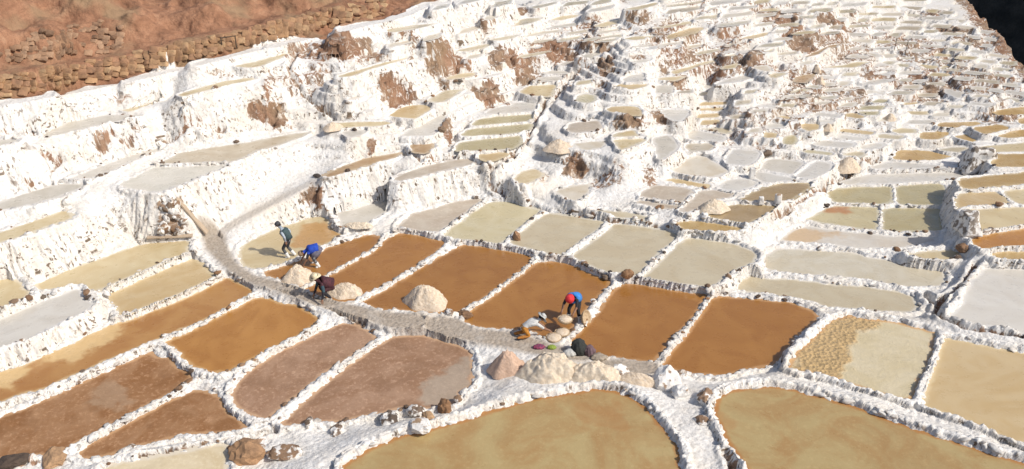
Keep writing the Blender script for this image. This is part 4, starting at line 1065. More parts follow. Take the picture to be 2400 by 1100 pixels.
stone_band('dry_stone_wall', 'dull brown rough stone bank on the hill above the earth path', lambda u: 150 - u * .08, lambda u: 150 - (20 + 55 * min(1, max(0, u) / 120.0)) - u * .10, -20, 295, 15, 10, WRD, random.Random(6), skip=.30)
# single boulders: u, v, radius in photo pixels, material, label
def boulder(u, v, r, mat, label, sq=.8, seed=0, asp=1.2, rz=0.0, name='boulder'):
    x, y, z = drape(u, v); k = ppm(x, y, z); R_ = r / k
    me = stone_mesh(name, 300 + seed, 3, sq, .25); me.materials.append(mat)
    for vv in me.vertices:
        c = vv.co; d = fbm(np.array([c.x * 2.1 + seed]), np.array([c.y * 2.1]), np.array([c.z * 2.1]), seed, 3)[0]
        vv.co = c * (1 + .13 * d)
    o = bpy.data.objects.new(name, me); o.location = (x, y, z + R_ * sq * .35); o.scale = (R_ * asp, R_, R_); o.rotation_euler = (0, 0, rz)
    link(o); tag(o, label, 'boulder', 'boulders among the rims'); return o
M_WROCK = stone_mat('white_crusted_rock', [(0, (.40, .27, .16)), (1, (.30, .20, .13))], .9)
for n, a in enumerate([(578, 1072, 36, M_OCHRE, 'big ochre boulder at the bottom edge beside the sandy pan', .9, 1.1), (912, 992, 24, M_STONEC, 'ochre boulder half white with salt, left on the foreground rim', .7, 1.3),
        (976, 970, 20, M_STONEC, 'reddish round boulder on the foreground rim beside the dark one', .8, 1.1), (1003, 982, 16, M_OCHRE, 'small ochre boulder low on the foreground rim', .7, 1.2),
        (1042, 962, 20, M_STONE, 'dark pointed boulder on the foreground rim', 1.2, .8), (985, 1000, 24, M_WROCK, 'smooth white salt boulder below the reddish one', .6, 1.3),
        (1388, 876, 18, M_STONEC, 'ochre topped boulder in front of the large salt heap', .8, 1.1), (1452, 884, 24, M_WROCK, 'white crusted boulder with a dark cap by the large heap', 1.0, 1.0),
        (1565, 902, 36, M_WROCK, 'large orange and white boulder at the end of the salt heap', 1.0, 1.2), (1595, 928, 24, M_WROCK, 'white boulder leaning below the large orange one', .9, 1.0),
        (1652, 938, 24, M_STONEC, 'brown boulder where the two foreground ponds nearly meet', .8, 1.2), (1646, 990, 16, M_STONEC, 'red brown boulder on the white rim between the foreground ponds', .6, 1.3),
        (790, 1015, 18, M_STONEC, 'tan stone block set in the white bank at lower left', .6, 1.3), (668, 1065, 26, M_STONEC, 'reddish half buried boulder right of the big ochre one', .5, 1.6),
        (130, 1078, 26, M_OCHRE, 'ochre boulder on the rim at bottom left corner', .5, 1.7), (30, 1085, 24, M_STONE, 'dark grey boulder in the bottom left corner', .6, 1.6),
        (157, 478, 11, M_STONEC, 'reddish boulder at the end of the first left ledge pond', 1.0, .9), (1210, 562, 12, M_OCHRE, 'orange stone leaning between two pale ponds', 1.4, .6),
        (744, 414, 8, M_STONE, 'dark flat boulder at the foot of the ramp ledge', .5, 1.5), (815, 402, 6, M_STONE, 'dark boulder on the muddy ledge pond rim', .8, 1.2),
        (1035, 310, 10, M_STONE, 'dark boulder between the terraces left of the olive steps', .9, 1.0), (2255, 588, 14, M_STONE, 'shadowed boulder below the shaded wall at right', .8, 1.1),
        (1470, 655, 13, M_STONE, 'dark block at the dike crossing above the plain brown pond', .8, 1.1), (1420, 655, 10, M_STONE, 'dark stone just left of the dike crossing', .7, 1.3),
        (1088, 742, 16, M_STONE, 'grey brown boulder on the footpath by the round heap', .6, 1.3), (1052, 735, 11, M_STONEC, 'small brown boulder touching the round heap', .7, 1.2),
        (1800, 365, 10, M_STONE, 'dark boulder on the mid right terrace edge', .7, 1.4), (2100, 588, 9, M_STONE, 'small dark stone on the rim right of the white pond', .7, 1.2)]):
    boulder(a[0], a[1], a[2], a[3], a[4], a[5], n, a[6], n * 1.7)
# rubble buttress beside the plank
rb = None; x0, y0, z0 = drape(402, 552); rb = empty('rubble_pile', (x0, y0, z0)); tag(rb, 'heap of rusty rubble stones beside the leaning plank', 'rubble'); rr = random.Random(4)
for n in range(46):
    t = rr.random(); x, y, z = drape(378 + 66 * rr.random() * (.55 + .45 * t), 478 + 72 * t); r = rr.uniform(.10, .20)
    put(rr.choice(STC if rr.random() < .55 else STN), 'stone', rb, (x - x0, y - y0, z - z0 + .05), (r * 1.2, r, r), (rr.uniform(0, 3), rr.uniform(0, 3), rr.uniform(0, 6)))
# ------------------------------------------------------------------ salt heaps
def salt_mat(name, c1, c2):
    m, nt, b = nodes(name); geo = N(nt, 'ShaderNodeNewGeometry').outputs['Position']
    c = mix(nt, mr(nt, noise(nt, 9, 6, .7, geo), .35, .65), c1 + (1,), c2 + (1,)); L(nt, c, b.inputs['Base Color'])
    b.inputs['Roughness'].default_value = .8; bump(nt, noise(nt, 22, 6, .75, geo), .8, .05, b); return m
M_SALTC = salt_mat('heaped_salt_cream', (.74, .62, .48), (.60, .47, .33)); M_SALTP = salt_mat('heaped_salt_pink', (.66, .46, .33), (.54, .36, .25)); M_SALTW = salt_mat('heaped_salt_pale', (.74, .64, .50), (.62, .50, .36))
def heap(u, v, ru, rv, h, mat, label, seed, ridge=0.0, rz=0.0, sink=.04, cat='heap', lump=.10):
    x, y, z = drape(u, v); k = ppm(x, y, z); dep = math.atan2(HC - z, y)
    a, b = ru / k, rv / k / math.sin(dep)
    nr, ns = 38, 110; vs_ = [(0, 0, h)]; fs = []
    r_ = random.Random(seed); px, py = r_.uniform(-.12, .12), r_.uniform(-.1, .1)
    for i in range(1, nr + 1):
        s = i / nr
        for j in range(ns):
            t = 2 * math.pi * j / ns; cx, cy = math.cos(t) * s, math.sin(t) * s
            edge = 1 + .12 * math.sin(2 * t + seed) + .07 * math.sin(5 * t + seed * 2)
            X_, Y_ = (cx * edge + px * (1 - s)) * a, (cy * edge + py * (1 - s)) * b
            if ridge: q = math.hypot(max(0, abs(cx) - ridge) / (1 - ridge), cy)
            else: q = s
            hh = h * max(0, (1 - q)) ** .85 * (1 - .12 * math.exp(-(q / .18) ** 2))
            vs_.append((X_, Y_, hh))
    V = np.array(vs_); d = fbm(V[:, 0] * 2.2 + seed, V[:, 1] * 2.2, V[:, 2] * 2.2, seed, 3) * .55 + (.5 - worley(V[:, 0] * 5 + seed, V[:, 1] * 5, V[:, 2] * 5, seed)) * .9
    f = np.clip(V[:, 2] / h * 3, .15, 1); V[:, 2] += d * lump * f * min(1, h * 1.4) + f * .05 * (.5 - worley(V[:, 0] * 13 + seed, V[:, 1] * 13, V[:, 2] * 13, seed)); V[:, 0] += d * .05 * f; V[:, 2] -= sink
    for j in range(ns): fs.append((0, 1 + j, 1 + (j + 1) % ns))
    for i in range(nr - 1):
        for j in range(ns):
            p, q = 1 + i * ns, 1 + (i + 1) * ns; fs.append((p + j, q + j, q + (j + 1) % ns, p + (j + 1) % ns))
    me = bpy.data.meshes.new('salt_heap'); me.from_pydata([tuple(q) for q in V], [], fs); me.update(); me.materials.append(mat)
    me.polygons.foreach_set('use_smooth', np.ones(len(fs), bool))
    o = link(bpy.data.objects.new('salt_heap', me)); o.location = (x, y, z); o.rotation_euler = (0, 0, rz)
    tag(o, label, cat, 'heaps of harvested salt'); return o
heap(702, 656, 40, 17, .78, M_SALTC, 'cream salt heap in front of the worker in blue', 1)
heap(808, 688, 42, 18, .55, M_SALTC, 'low cream salt heap beside the straw hat worker', 2)
heap(998, 711, 52, 22, .95, M_SALTC, 'large rounded cream salt heap alone in a brown pond', 3)
heap(1190, 868, 50, 20, .95, M_SALTP, 'pinkish salt heap left of the biggest heap', 4, rz=.4)
heap(1292, 880, 92, 32, 1.05, M_SALTW, 'biggest heap, crumbly pale salt behind the curved foreground rim', 5, rz=-.2, lump=.16)
heap(1395, 888, 84, 26, .72, M_SALTW, 'middle hump of crumbly pale salt, right of the biggest heap', 25, rz=-.25, lump=.14)
heap(1490, 898, 66, 20, .52, M_SALTC, 'smooth pinkish cream salt heap at the right end of the row', 26, rz=-.3, lump=.05)
heap(1985, 396, 36, 10, .75, M_SALTC, 'pyramid shaped cream salt heap on the right hand canal rim', 6)
heap(1672, 490, 36, 12, .62, M_SALTW, 'small salt heap with a dark shaded left side, mid right', 7)
heap(1312, 350, 36, 12, .55, M_SALTC, 'cream salt heap beside the winding canal', 8)
heap(840, 531, 34, 7, .22, M_SALTW, 'low crusty salt ridge behind the man in the tan pond', 9, ridge=.4)
heap(1912, 166, 12, 5, .45, M_SALTC, 'tiny cream salt cone on the far slope, upper of two', 10)
heap(1921, 196, 14, 5, .45, M_SALTC, 'tiny cream salt cone on the far slope, lower of two', 11)
heap(780, 300, 24, 8, .35, M_SALTC, 'small cream salt heap where the muddy crest pond ends', 12)
heap(2086, 280, 14, 6, .4, M_SALTC, 'small salt heap at the foot of the olive steps', 13)
heap(1940, 304, 12, 6, .4, M_SALTC, 'small salt heap between white ponds above the pyramid heap', 14)
heap(1552, 880, 10, 5, .15, M_SALTW, 'crumbled lump of salt at the right tip of the biggest heap', 15)
# ------------------------------------------------------------------ tower and stumps
M_TOWER = stone_mat('tower_rock', [(0, (.22, .18, .14)), (1, (.30, .25, .2))], .55)
def block(name, label, u, v, w, d, h, seed, cat, mat=None, taper=.75):
    x, y, z = drape(u, v); bm = bmesh.new(); bmesh.ops.create_cube(bm, size=1.0); bmesh.ops.subdivide_edges(bm, edges=bm.edges[:], cuts=9, use_grid_fill=True)
    co = np.array([q.co[:] for q in bm.verts]); t = co[:, 2] + .5
    sc = 1 - (1 - taper) * t; P = np.stack([co[:, 0] * w * sc, co[:, 1] * d * sc, t * h], 1)
    dd = fbm(P[:, 0] * 2.4 + seed, P[:, 1] * 2.4, P[:, 2] * 1.6, seed, 4); nn = co / (np.linalg.norm(co, axis=1, keepdims=True) + 1e-6)
    P += nn * (dd * .16 * min(w, h))[:, None]; r2 = np.clip(np.linalg.norm(co[:, :2], axis=1) - .5, 0, 1)[:, None]; P[:, :2] *= 1 - .45 * r2
    for q, c in zip(bm.verts, P): q.co = c
    me = bpy.data.meshes.new(name); bm.to_mesh(me); bm.free(); me.materials.append(mat or M_TOWER); me.polygons.foreach_set('use_smooth', np.ones(len(me.polygons), bool))
    o = link(bpy.data.objects.new(name, me)); o.location = (x, y, z - .06); tag(o, label, cat); return o
block('rock_tower', 'shaded stone tower with a white crown between mustard ponds', 2292, 396, 1.9, .9, 1.15, 3, 'rock', None, .55)
block('rock_block', 'tall white crusted rock above the square olive pond', 2266, 536, .8, 1.5, .75, 5, 'rock', None, .6)
block('stump', 'white salt crusted stump on the rim of a white pond', 1762, 416, .34, .30, .55, 7, 'stump', M_WROCK, .8)
block('stump', 'dark topped little stump, left of the pair between olive brown ponds', 1783, 478, .26, .24, .36, 8, 'stump', M_WROCK, .8)
block('stump', 'pale little stump, right of the pair between olive brown ponds', 1822, 478, .30, .26, .40, 9, 'stump', M_WROCK, .8)
# ------------------------------------------------------------------ wood
def wood_mat(name, a, b_):
    m, nt, b = nodes(name); tc = N(nt, 'ShaderNodeTexCoord').outputs['Object']; mp = N(nt, 'ShaderNodeMapping'); mp.inputs['Scale'].default_value = (1.2, 14, 14); L(nt, tc, mp.inputs[0])
    L(nt, mix(nt, mr(nt, noise(nt, 3, 6, .7, mp.outputs[0], dist=1.0), .3, .7), a + (1,), b_ + (1,)), b.inputs['Base Color']); b.inputs['Roughness'].default_value = .8
    bump(nt, noise(nt, 4, 5, .7, mp.outputs[0]), .5, .01, b); return m
M_WOOD = wood_mat('weathered_wood', (.50, .40, .29), (.34, .25, .17)); M_DWOOD = wood_mat('dark_wood', (.10, .065, .04), (.05, .035, .022))
def plank(A, B, w, t, label, mat=M_WOOD, name='plank', cat='plank'):
    A, B = Vector(A), Vector(B); Lg = (B - A).length
    bm = bmesh.new(); bmesh.ops.create_cube(bm, size=1.0); bmesh.ops.subdivide_edges(bm, edges=[e for e in bm.edges if abs((e.verts[0].co - e.verts[1].co).x) > .5], cuts=9)
    r_ = random.Random(len(label))
    prof = {}
    for v in bm.verts:
        k = round(v.co.x, 2); prof.setdefault(k, (r_.uniform(-.06, .06), r_.uniform(-.08, .08)))
        v.co = Vector((v.co.x * Lg, v.co.y * w * (1 + prof[k][0] * 2) , v.co.z * t + prof[k][1] * t * .5))
    bmesh.ops.bevel(bm, geom=bm.edges[:], offset=.008, segments=1, affect='EDGES')
    me = bpy.data.meshes.new(name); bm.to_mesh(me); bm.free(); me.materials.append(mat)
    o = link(bpy.data.objects.new(name, me)); o.location = (A + B) / 2; o.rotation_euler = (B - A).to_track_quat('X', 'Z').to_euler(); tag(o, label, cat); return o
a, b = drape(416, 468), drape(488, 548); plank((a[0], a[1] - .05, a[2] + .10), (b[0], b[1] - .1, b[2] + .06), .30, .07, 'weathered plank leaning down the end of the broad white wall')
a, b = drape(346, 563), drape(452, 556); plank((a[0], a[1], a[2] + .12), (b[0], b[1], b[2] + .07), .24, .06, 'grey plank lying along the head of the pale tan pond')
def pole(u, v, hpx, label, r=.025):
    x, y, z = drape(u, v); h = hpx / ppm(x, y, z); bm = bmesh.new(); bmesh.ops.create_cone(bm, cap_ends=True, segments=8, radius1=r, radius2=r * .7, depth=h + .2)
    for q in bm.verts: q.co.x += .02 * math.sin(q.co.z * 3)
    me = bpy.data.meshes.new('pole'); bm.to_mesh(me); bm.free(); me.materials.append(M_DWOOD); o = link(bpy.data.objects.new('pole', me)); o.location = (x, y, z + h / 2 - .1); tag(o, label, 'pole')
pole(2096, 118, 28, 'thin dark pole on the far slope, left of the pair'); pole(2122, 126, 30, 'thin dark pole on the far slope, right of the pair')
# small wooden gate frame on the stone wall
gx, gy, gz = drape(522, 112); gate = empty('gate_frame', (gx, gy, gz)); tag(gate, 'small dark wooden frame set against the ochre stone wall', 'frame')
def bar(parent, A, B, r, name, mat=M_DWOOD):
    A, B = Vector(A), Vector(B); bm = bmesh.new(); bmesh.ops.create_cone(bm, cap_ends=True, segments=8, radius1=r, radius2=r * .85, depth=(B - A).length)
    me = bpy.data.meshes.new(name); bm.to_mesh(me); bm.free(); me.materials.append(mat); o = bpy.data.objects.new(name, me); o.parent = parent; o.location = (A + B) / 2; o.rotation_euler = (B - A).to_track_quat('Z', 'Y').to_euler(); COL.objects.link(o); return o
bar(gate, (0, -.05, -.1), (0, -.05, .50), .035, 'post'); bar(gate, (.62, .25, -.1), (.62, .25, .52), .035, 'post'); bar(gate, (-.05, -.07, .47), (.68, .27, .50), .03, 'crossbar')
# ------------------------------------------------------------------ people
def cloth(name, c, c2=None, rough=.85):
    m, nt, b = nodes(name); P = N(nt, 'ShaderNodeNewGeometry').outputs['Position']
    c2 = c2 or tuple(x * .65 for x in c)
    L(nt, mix(nt, mr(nt, noise(nt, 14, 4, .6, P), .35, .7), c + (1,), c2 + (1,)), b.inputs['Base Color']); b.inputs['Roughness'].default_value = rough
    bump(nt, noise(nt, 26, 4, .6, P), .5, .02, b); return m
C_SKIN = cloth('skin', (.26, .135, .08), (.22, .11, .065), .55); C_BOOT = cloth('white_boot', (.74, .73, .69), (.62, .6, .55), .5); C_DARK = cloth('dark_cloth', (.022, .020, .026)); C_HAIR = cloth('black_hair', (.012, .010, .009))
C_STRAW = cloth('straw', (.74, .64, .44), (.58, .48, .30)); C_EYE = cloth('eye', (.02, .015, .012), None, .3)
TMP = bpy.data.scenes.new('tmp')
def skin_to_mesh(verts, edges, radii, root=0, sub=2):
    me = bpy.data.meshes.new('tmp'); me.from_pydata(verts, edges, []); o = bpy.data.objects.new('tmp', me); TMP.collection.objects.link(o)
    md = o.modifiers.new('s', 'SKIN'); md.use_smooth_shade = True; md.branch_smoothing = .6
    for i, r in enumerate(radii):
        sv = me.skin_vertices[0].data[i]; sv.radius = r if hasattr(r, '__len__') else (r, r); sv.use_root = (i == root)
    s2 = o.modifiers.new('d', 'SUBSURF'); s2.levels = sub; s2.render_levels = sub
    
    with bpy.context.temp_override(scene=TMP, view_layer=TMP.view_layers[0]):
        dg = bpy.context.evaluated_depsgraph_get(); dg.update(); res = bpy.data.meshes.new_from_object(o.evaluated_get(dg))
    bpy.data.objects.remove(o); bpy.data.meshes.remove(me); return res
def V3(*a): return Vector(a)
def seg_d(p, a, b):
    ab = b - a; t = max(0, min(1, (p - a).dot(ab) / max(ab.length_squared, 1e-9))); return (p - a - ab * t).length
def lathe(prof, seg=32, wob=0.0, seed=0):
    vs_, fs = [], []; r_ = random.Random(seed); ph = r_.uniform(0, 6)
    for i, (r, z) in enumerate(prof):
        for j in range(seg):
            t = 2 * math.pi * j / seg; vs_.append((r * math.cos(t), r * math.sin(t), z + wob * r * r * 8 * math.sin(2 * t + ph)))
    for i in range(len(prof) - 1):
        for j in range(seg): fs.append((i * seg + j, i * seg + (j + 1) % seg, (i + 1) * seg + (j + 1) % seg, (i + 1) * seg + j))
    fs.append(tuple(range(seg))[::-1]); fs.append(tuple((len(prof) - 1) * seg + j for j in range(seg)))
    me = bpy.data.meshes.new('lathe'); me.from_pydata(vs_, [], fs); me.update(); me.polygons.foreach_set('use_smooth', np.ones(len(fs), bool)); return me
def person(label, u, v, face, pose, mats, z_fix=None, scale=1.0):
    """pose: dict of joints, forward +Y, right +X, feet at z 0; mats: dict torso / arm / forearm / leg / shin"""
    x, y, z = drape(u, v)
    if z_fix is not None: z = z_fix
    root = empty('person', (x, y, z), face); root.scale = (scale,) * 3; tag(root, label, 'person', 'people harvesting salt')
    J = pose; nm = list(J.keys()); idx = {k: i for i, k in enumerate(nm)}
    E = [('pelvis', 'belly'), ('belly', 'chest'), ('chest', 'neck'), ('neck', 'head'), ('head', 'crown')]
    for s in 'LR': E += [('chest', 'sh' + s), ('sh' + s, 'el' + s), ('el' + s, 'wr' + s), ('wr' + s, 'ha' + s), ('pelvis', 'hp' + s), ('hp' + s, 'kn' + s), ('kn' + s, 'an' + s), ('an' + s, 'to' + s)]
    RAD = dict(pelvis=(.155, .12), belly=(.145, .115), chest=(.165, .12), neck=.052, head=(.085, .098), crown=(.07, .08), sh=.068, el=.050, wr=.034, ha=(.042, .024), hp=.098, kn=.068, an=.056, to=.042)
    rad = [RAD[k] if k in RAD else RAD[k[:2]] for k in nm]
    me = skin_to_mesh([tuple(J[k]) for k in nm], [(idx[a], idx[b]) for a, b in E], rad, idx['pelvis'])
    # fingers grow out of the palms
    bm = bmesh.new(); bm.from_mesh(me)
    for s, sx in (('L', -1), ('R', 1)):
        w, h = J['wr' + s], J['ha' + s]; d = (h - w).normalized(); side = d.cross(V3(0, 0, 1)) if abs(d.z) < .95 else V3(1, 0, 0); side.normalize(); nrm = side.cross(d).normalized()
        vs_, es, rd = [], [], []
        for k, ln in enumerate((.062, .075, .080, .070)):
            o = h + side * (.030 - .020 * k) + d * .012; b0 = len(vs_)
            vs_ += [o - d * .03, o + d * ln * .5 - nrm * .008, o + d * ln - nrm * .032]; es += [(b0, b0 + 1), (b0 + 1, b0 + 2)]; rd += [.0095, .009, .0075]
        b0 = len(vs_); o = h - d * .035 + side * .034 * (1 if s == 'L' else 1); vs_ += [o, o + side * .028 + d * .02 - nrm * .01, o + side * .036 + d * .055 - nrm * .028]; es += [(b0, b0 + 1), (b0 + 1, b0 + 2)]; rd += [.011, .010, .008]
        for c in range(5):
            f = skin_to_mesh([tuple(q) for q in vs_[c * 3:c * 3 + 3]], [(0, 1), (1, 2)], rd[c * 3:c * 3 + 3], 0, 1); bm.from_mesh(f); bpy.data.meshes.remove(f)
    # face: nose, brow, chin, ears pushed out of the head
    hd, cr = J['head'], J['crown']; up = (cr - hd).normalized(); fw = J['facing'] if 'facing' in J else V3(0, 1, 0)
    me2 = bpy.data.meshes.new('body'); 
    hf = pose_face[label] if label in pose_face else V3(0, 1, 0); fw = (hf - up * hf.dot(up)).normalized(); rt = fw.cross(up).normalized()
    for q in bm.verts:
        c = q.co - hd
        if c.length < .17:
            a, b_, e = c.dot(fw), c.dot(rt), c.dot(up)
            if a > .03: q.co += fw * .028 * math.exp(-((b_ / .018) ** 2 + ((e + .005) / .028) ** 2)) + fw * .010 * math.exp(-((b_ / .05) ** 2 + ((e - .04) / .015) ** 2)) + fw * .014 * math.exp(-((b_ / .03) ** 2 + ((e + .075) / .02) ** 2)) - fw * .008 * math.exp(-((b_ / .03) ** 2 + ((e + .045) / .01) ** 2))
            q.co += rt * (math.copysign(.018, b_) * math.exp(-((a / .018) ** 2 + (e / .028) ** 2)) if abs(b_) > .05 else 0)
    bm.to_mesh(me2); bm.free(); bpy.data.meshes.remove(me)
    ml = ['skin', 'torso', 'arm', 'forearm', 'leg', 'shin', 'foot']
    for k in ml: me2.materials.append(mats.get(k) or C_SKIN)
    part = {}
    for a, b in E:
        if a in ('neck', 'head') or b == 'neck' and False: t = 0
        elif b in ('belly', 'chest', 'neck'): t = 1
        elif b[:2] == 'sh': t = 1
        elif b[:2] == 'el': t = 2
        elif b[:2] == 'wr': t = 3
        elif b[:2] == 'ha': t = 0
        elif b[:2] in ('hp', 'kn'): t = 4
        elif b[:2] == 'an': t = 5
        else: t = 6
        part[(a, b)] = t
    for f in me2.polygons:
        c = f.center; best = min(E, key=lambda e: seg_d(c, J[e[0]], J[e[1]]) / {1: 1.7, 4: 1.15}.get(part[e], 1.0)); f.material_index = part[best]
    me2.polygons.foreach_set('use_smooth', np.ones(len(me2.polygons), bool))
    o = bpy.data.objects.new('body', me2); o.parent = root; COL.objects.link(o)
    for sx in (-1, 1):
        bm = bmesh.new(); bmesh.ops.create_icosphere(bm, subdivisions=1, radius=.012); e = bpy.data.meshes.new('eye'); bm.to_mesh(e); bm.free(); e.materials.append(C_EYE)
        q = bpy.data.objects.new('eye', e); q.parent = root; q.location = hd + fw * .088 + rt * .032 * sx + up * .022; COL.objects.link(q)
    bm = bmesh.new(); bmesh.ops.create_icosphere(bm, subdivisions=3, radius=.112)
    for q in list(bm.verts):
        if q.co.z < -.02 and q.co.y > -.04 or q.co.y > .06 and q.co.z < .05: bm.verts.remove(q)
    hm = bpy.data.meshes.new('hair'); bm.to_mesh(hm); bm.free(); hm.materials.append(C_HAIR); q = bpy.data.objects.new('hair', hm); q.parent = root
    Mx = Matrix((rt, fw, up)).transposed().to_4x4(); Mx.translation = hd + up * .03; q.matrix_local = Mx; COL.objects.link(q)
    if mats.get('foot') is C_BOOT:
        for s in 'LR':
            a, k = J['an' + s], J['kn' + s]; d = (k - a).normalized(); tp = a + d * .24; me = lathe([(.050, 0), (.062, .03), (.060, .12), (.074, .24), (.066, .245)], 16); me.name = 'boot'; me.materials.append(C_BOOT)
            q = bpy.data.objects.new('boot', me); q.parent = root; q.location = a - d * .05; q.rotation_euler = d.to_track_quat('Z', 'Y').to_euler(); COL.objects.link(q)
    return root, (hd, up, fw, rt)
def hat(root, fr, kind, mat, band=None, tilt=0.0):
    hd, up, fw, rt = fr
    prof = {'brim': [(.10, .0), (.20, -.012), (.205, -.004), (.125, .02), (.108, .06), (.095, .105), (.06, .125), (.01, .128)],
            'bucket': [(.11, .0), (.165, -.055), (.17, -.045), (.125, .015), (.118, .07), (.10, .115), (.06, .14), (.01, .145)],
            'cap': [(.115, -.03), (.118, .0), (.115, .05), (.10, .09), (.06, .115), (.01, .12)]}[kind]
    me = lathe(prof, 32, .12 if kind == 'brim' else .05, 3); me.name = 'hat'; me.materials.append(mat)
    o = bpy.data.objects.new('hat', me); o.parent = root; Mx = Matrix((rt, fw, up)).transposed().to_4x4(); Mx.translation = hd + up * .055 - fw * .005; o.matrix_local = Mx; COL.objects.link(o)
    if kind == 'cap':
        bm = bmesh.new(); bmesh.ops.create_circle(bm, cap_ends=True, segments=20, radius=.10)
        for q in bm.verts: q.co = Vector((q.co.x * .95, q.co.y * .75 + .12, -.012 - .4 * q.co.x ** 2))
        bmesh.ops.solidify(bm, geom=bm.faces[:], thickness=.006)
        vm = bpy.data.meshes.new('visor'); bm.to_mesh(vm); bm.free(); vm.materials.append(band or mat); w = bpy.data.objects.new('visor', vm); w.parent = o; COL.objects.link(w)
    elif band:
        bmesh_ = lathe([(.122, .018), (.118, .05), (.112, .05), (.112, .018)], 32); bmesh_.name = 'hat_band'; bmesh_.materials.append(band); w = bpy.data.objects.new('hat_band', bmesh_); w.parent = o; COL.objects.link(w)
def vest(root, J, mat, name='vest', grow=1.16, lower=None):
    """a sleeveless garment round the trunk, open at neck and hem"""
    ch, bl, pl, nk = J['chest'], J['belly'], J['pelvis'], J['neck']; ax = [pl.lerp(bl, .2 if lower is None else lower), bl, bl.lerp(ch, .5), ch, ch.lerp(nk, .45)]
    rt = (J['shR'] - J['shL']).normalized(); rx = [.175, .17, .18, .195, .13]; ry = [.145, .135, .14, .15, .10]; seg = 28; vs_, fs = [], []
    for k, (c, a, b) in enumerate(zip(ax, rx, ry)):
        d = (ax[min(k + 1, 4)] - ax[max(k - 1, 0)]).normalized(); fr = d.cross(rt).normalized()
        for j in range(seg):
            t = 2 * math.pi * j / seg; wv = 1 + .04 * math.sin(3 * t + k); vs_.append(tuple(c + rt * math.cos(t) * a * grow * .96 * wv + fr * math.sin(t) * b * grow * wv))
    for k in range(4):
        for j in range(seg): fs.append((k * seg + j, k * seg + (j + 1) % seg, (k + 1) * seg + (j + 1) % seg, (k + 1) * seg + j))
    me = bpy.data.meshes.new(name); me.from_pydata(vs_, [], fs); me.update(); me.polygons.foreach_set('use_smooth', np.ones(len(fs), bool)); me.materials.append(mat)
    o = bpy.data.objects.new(name, me); o.parent = root; COL.objects.link(o); sm = o.modifiers.new('t', 'SOLIDIFY'); sm.thickness = .012; sm.offset = 1; return o
def skirt(root, J, mat, drop=.42, flare=.24):
    pl, bl = J['pelvis'], J['belly']; vs_, fs = [], []; seg = 32; rt = (J['hpR'] - J['hpL']).normalized(); kn = (J['knL'] + J['knR']) / 2
    ax = [pl.lerp(bl, .35), pl, pl.lerp(kn, .5), kn]; R_ = [(.165, .14), (.20, .17), (.225, .20), (flare, flare * .9)]
    for k, (c, (a, b)) in enumerate(zip(ax, R_)):
        d = (ax[min(k + 1, 3)] - ax[max(k - 1, 0)]).normalized(); fr = d.cross(rt).normalized()
        for j in range(seg):
            t = 2 * math.pi * j / seg; wv = 1 + .05 * k / 3 * math.sin(7 * t); vs_.append(tuple(c + rt * math.cos(t) * a * wv + fr * math.sin(t) * b * wv))
    for k in range(3):
        for j in range(seg): fs.append((k * seg + j, (k + 1) * seg + j, (k + 1) * seg + (j + 1) % seg, k * seg + (j + 1) % seg))
    me = bpy.data.meshes.new('skirt'); me.from_pydata(vs_, [], fs); me.update(); me.polygons.foreach_set('use_smooth', np.ones(len(fs), bool)); me.materials.append(mat)
    o = bpy.data.objects.new('skirt', me); o.parent = root; COL.objects.link(o); sm = o.modifiers.new('t', 'SOLIDIFY'); sm.thickness = .01
def pose(hh, lean, handL, handR, footL, footR, knee=.10, head=0.0, hipy=0.0, kneeL=None, kneeR=None, bend=.0):
    a = R(lean); d = V3(0, math.sin(a), math.cos(a)); pl = V3(0, hipy, hh); J = {'pelvis': pl}
    b = R(lean + bend); d2 = V3(0, math.sin(b), math.cos(b))
    J['belly'] = pl + d * .18; J['chest'] = J['belly'] + d2 * .19; J['neck'] = J['chest'] + d2 * .17
    h = R(lean + head); dh = V3(0, math.sin(h), math.cos(h)); J['head'] = J['neck'] + dh * .125; J['crown'] = J['head'] + dh * .075
    for s, sx, ht, ft, kk in (('L', -1, handL, footL, kneeL), ('R', 1, handR, footR, kneeR)):
        sh = J['chest'] + d2 * .07 + V3(.185 * sx, 0, 0); ht = Vector(ht); J['sh' + s] = sh
        # two-bone arm: 0.28 + 0.26
        dv = ht - sh; Ld = min(dv.length, .52); dn = dv.normalized(); wr = sh + dn * Ld; mid = sh + dn * Ld * .52; rise = math.sqrt(max(0.0, .275 ** 2 - (Ld * .52) ** 2))
        bk = V3(.55 * sx, -.5, .1); bk -= dn * bk.dot(dn); J['el' + s] = mid + bk.normalized() * rise; J['wr' + s] = wr; J['ha' + s] = wr + dn * .075
        hp = pl + V3(.10 * sx, 0, -.06); an = Vector(ft) + V3(0, 0, .085); J['hp' + s] = hp
        if kk is None:
            dv = an - hp; Ld = min(dv.length, .80); dn = dv.normalized(); rise = math.sqrt(max(0.0, .41 ** 2 - (Ld * .5) ** 2)); f = V3(.15 * sx, 1, 0); f -= dn * f.dot(dn); J['kn' + s] = hp + dn * Ld * .5 + f.normalized() * rise
        else: J['kn' + s] = Vector(kk)
        J['an' + s] = an; J['to' + s] = an + V3(.02 * sx, .14, -.045)
    return J
pose_face = {}
def face_dir(J, lean): return V3(0, math.cos(R(lean)), -math.sin(R(lean)))
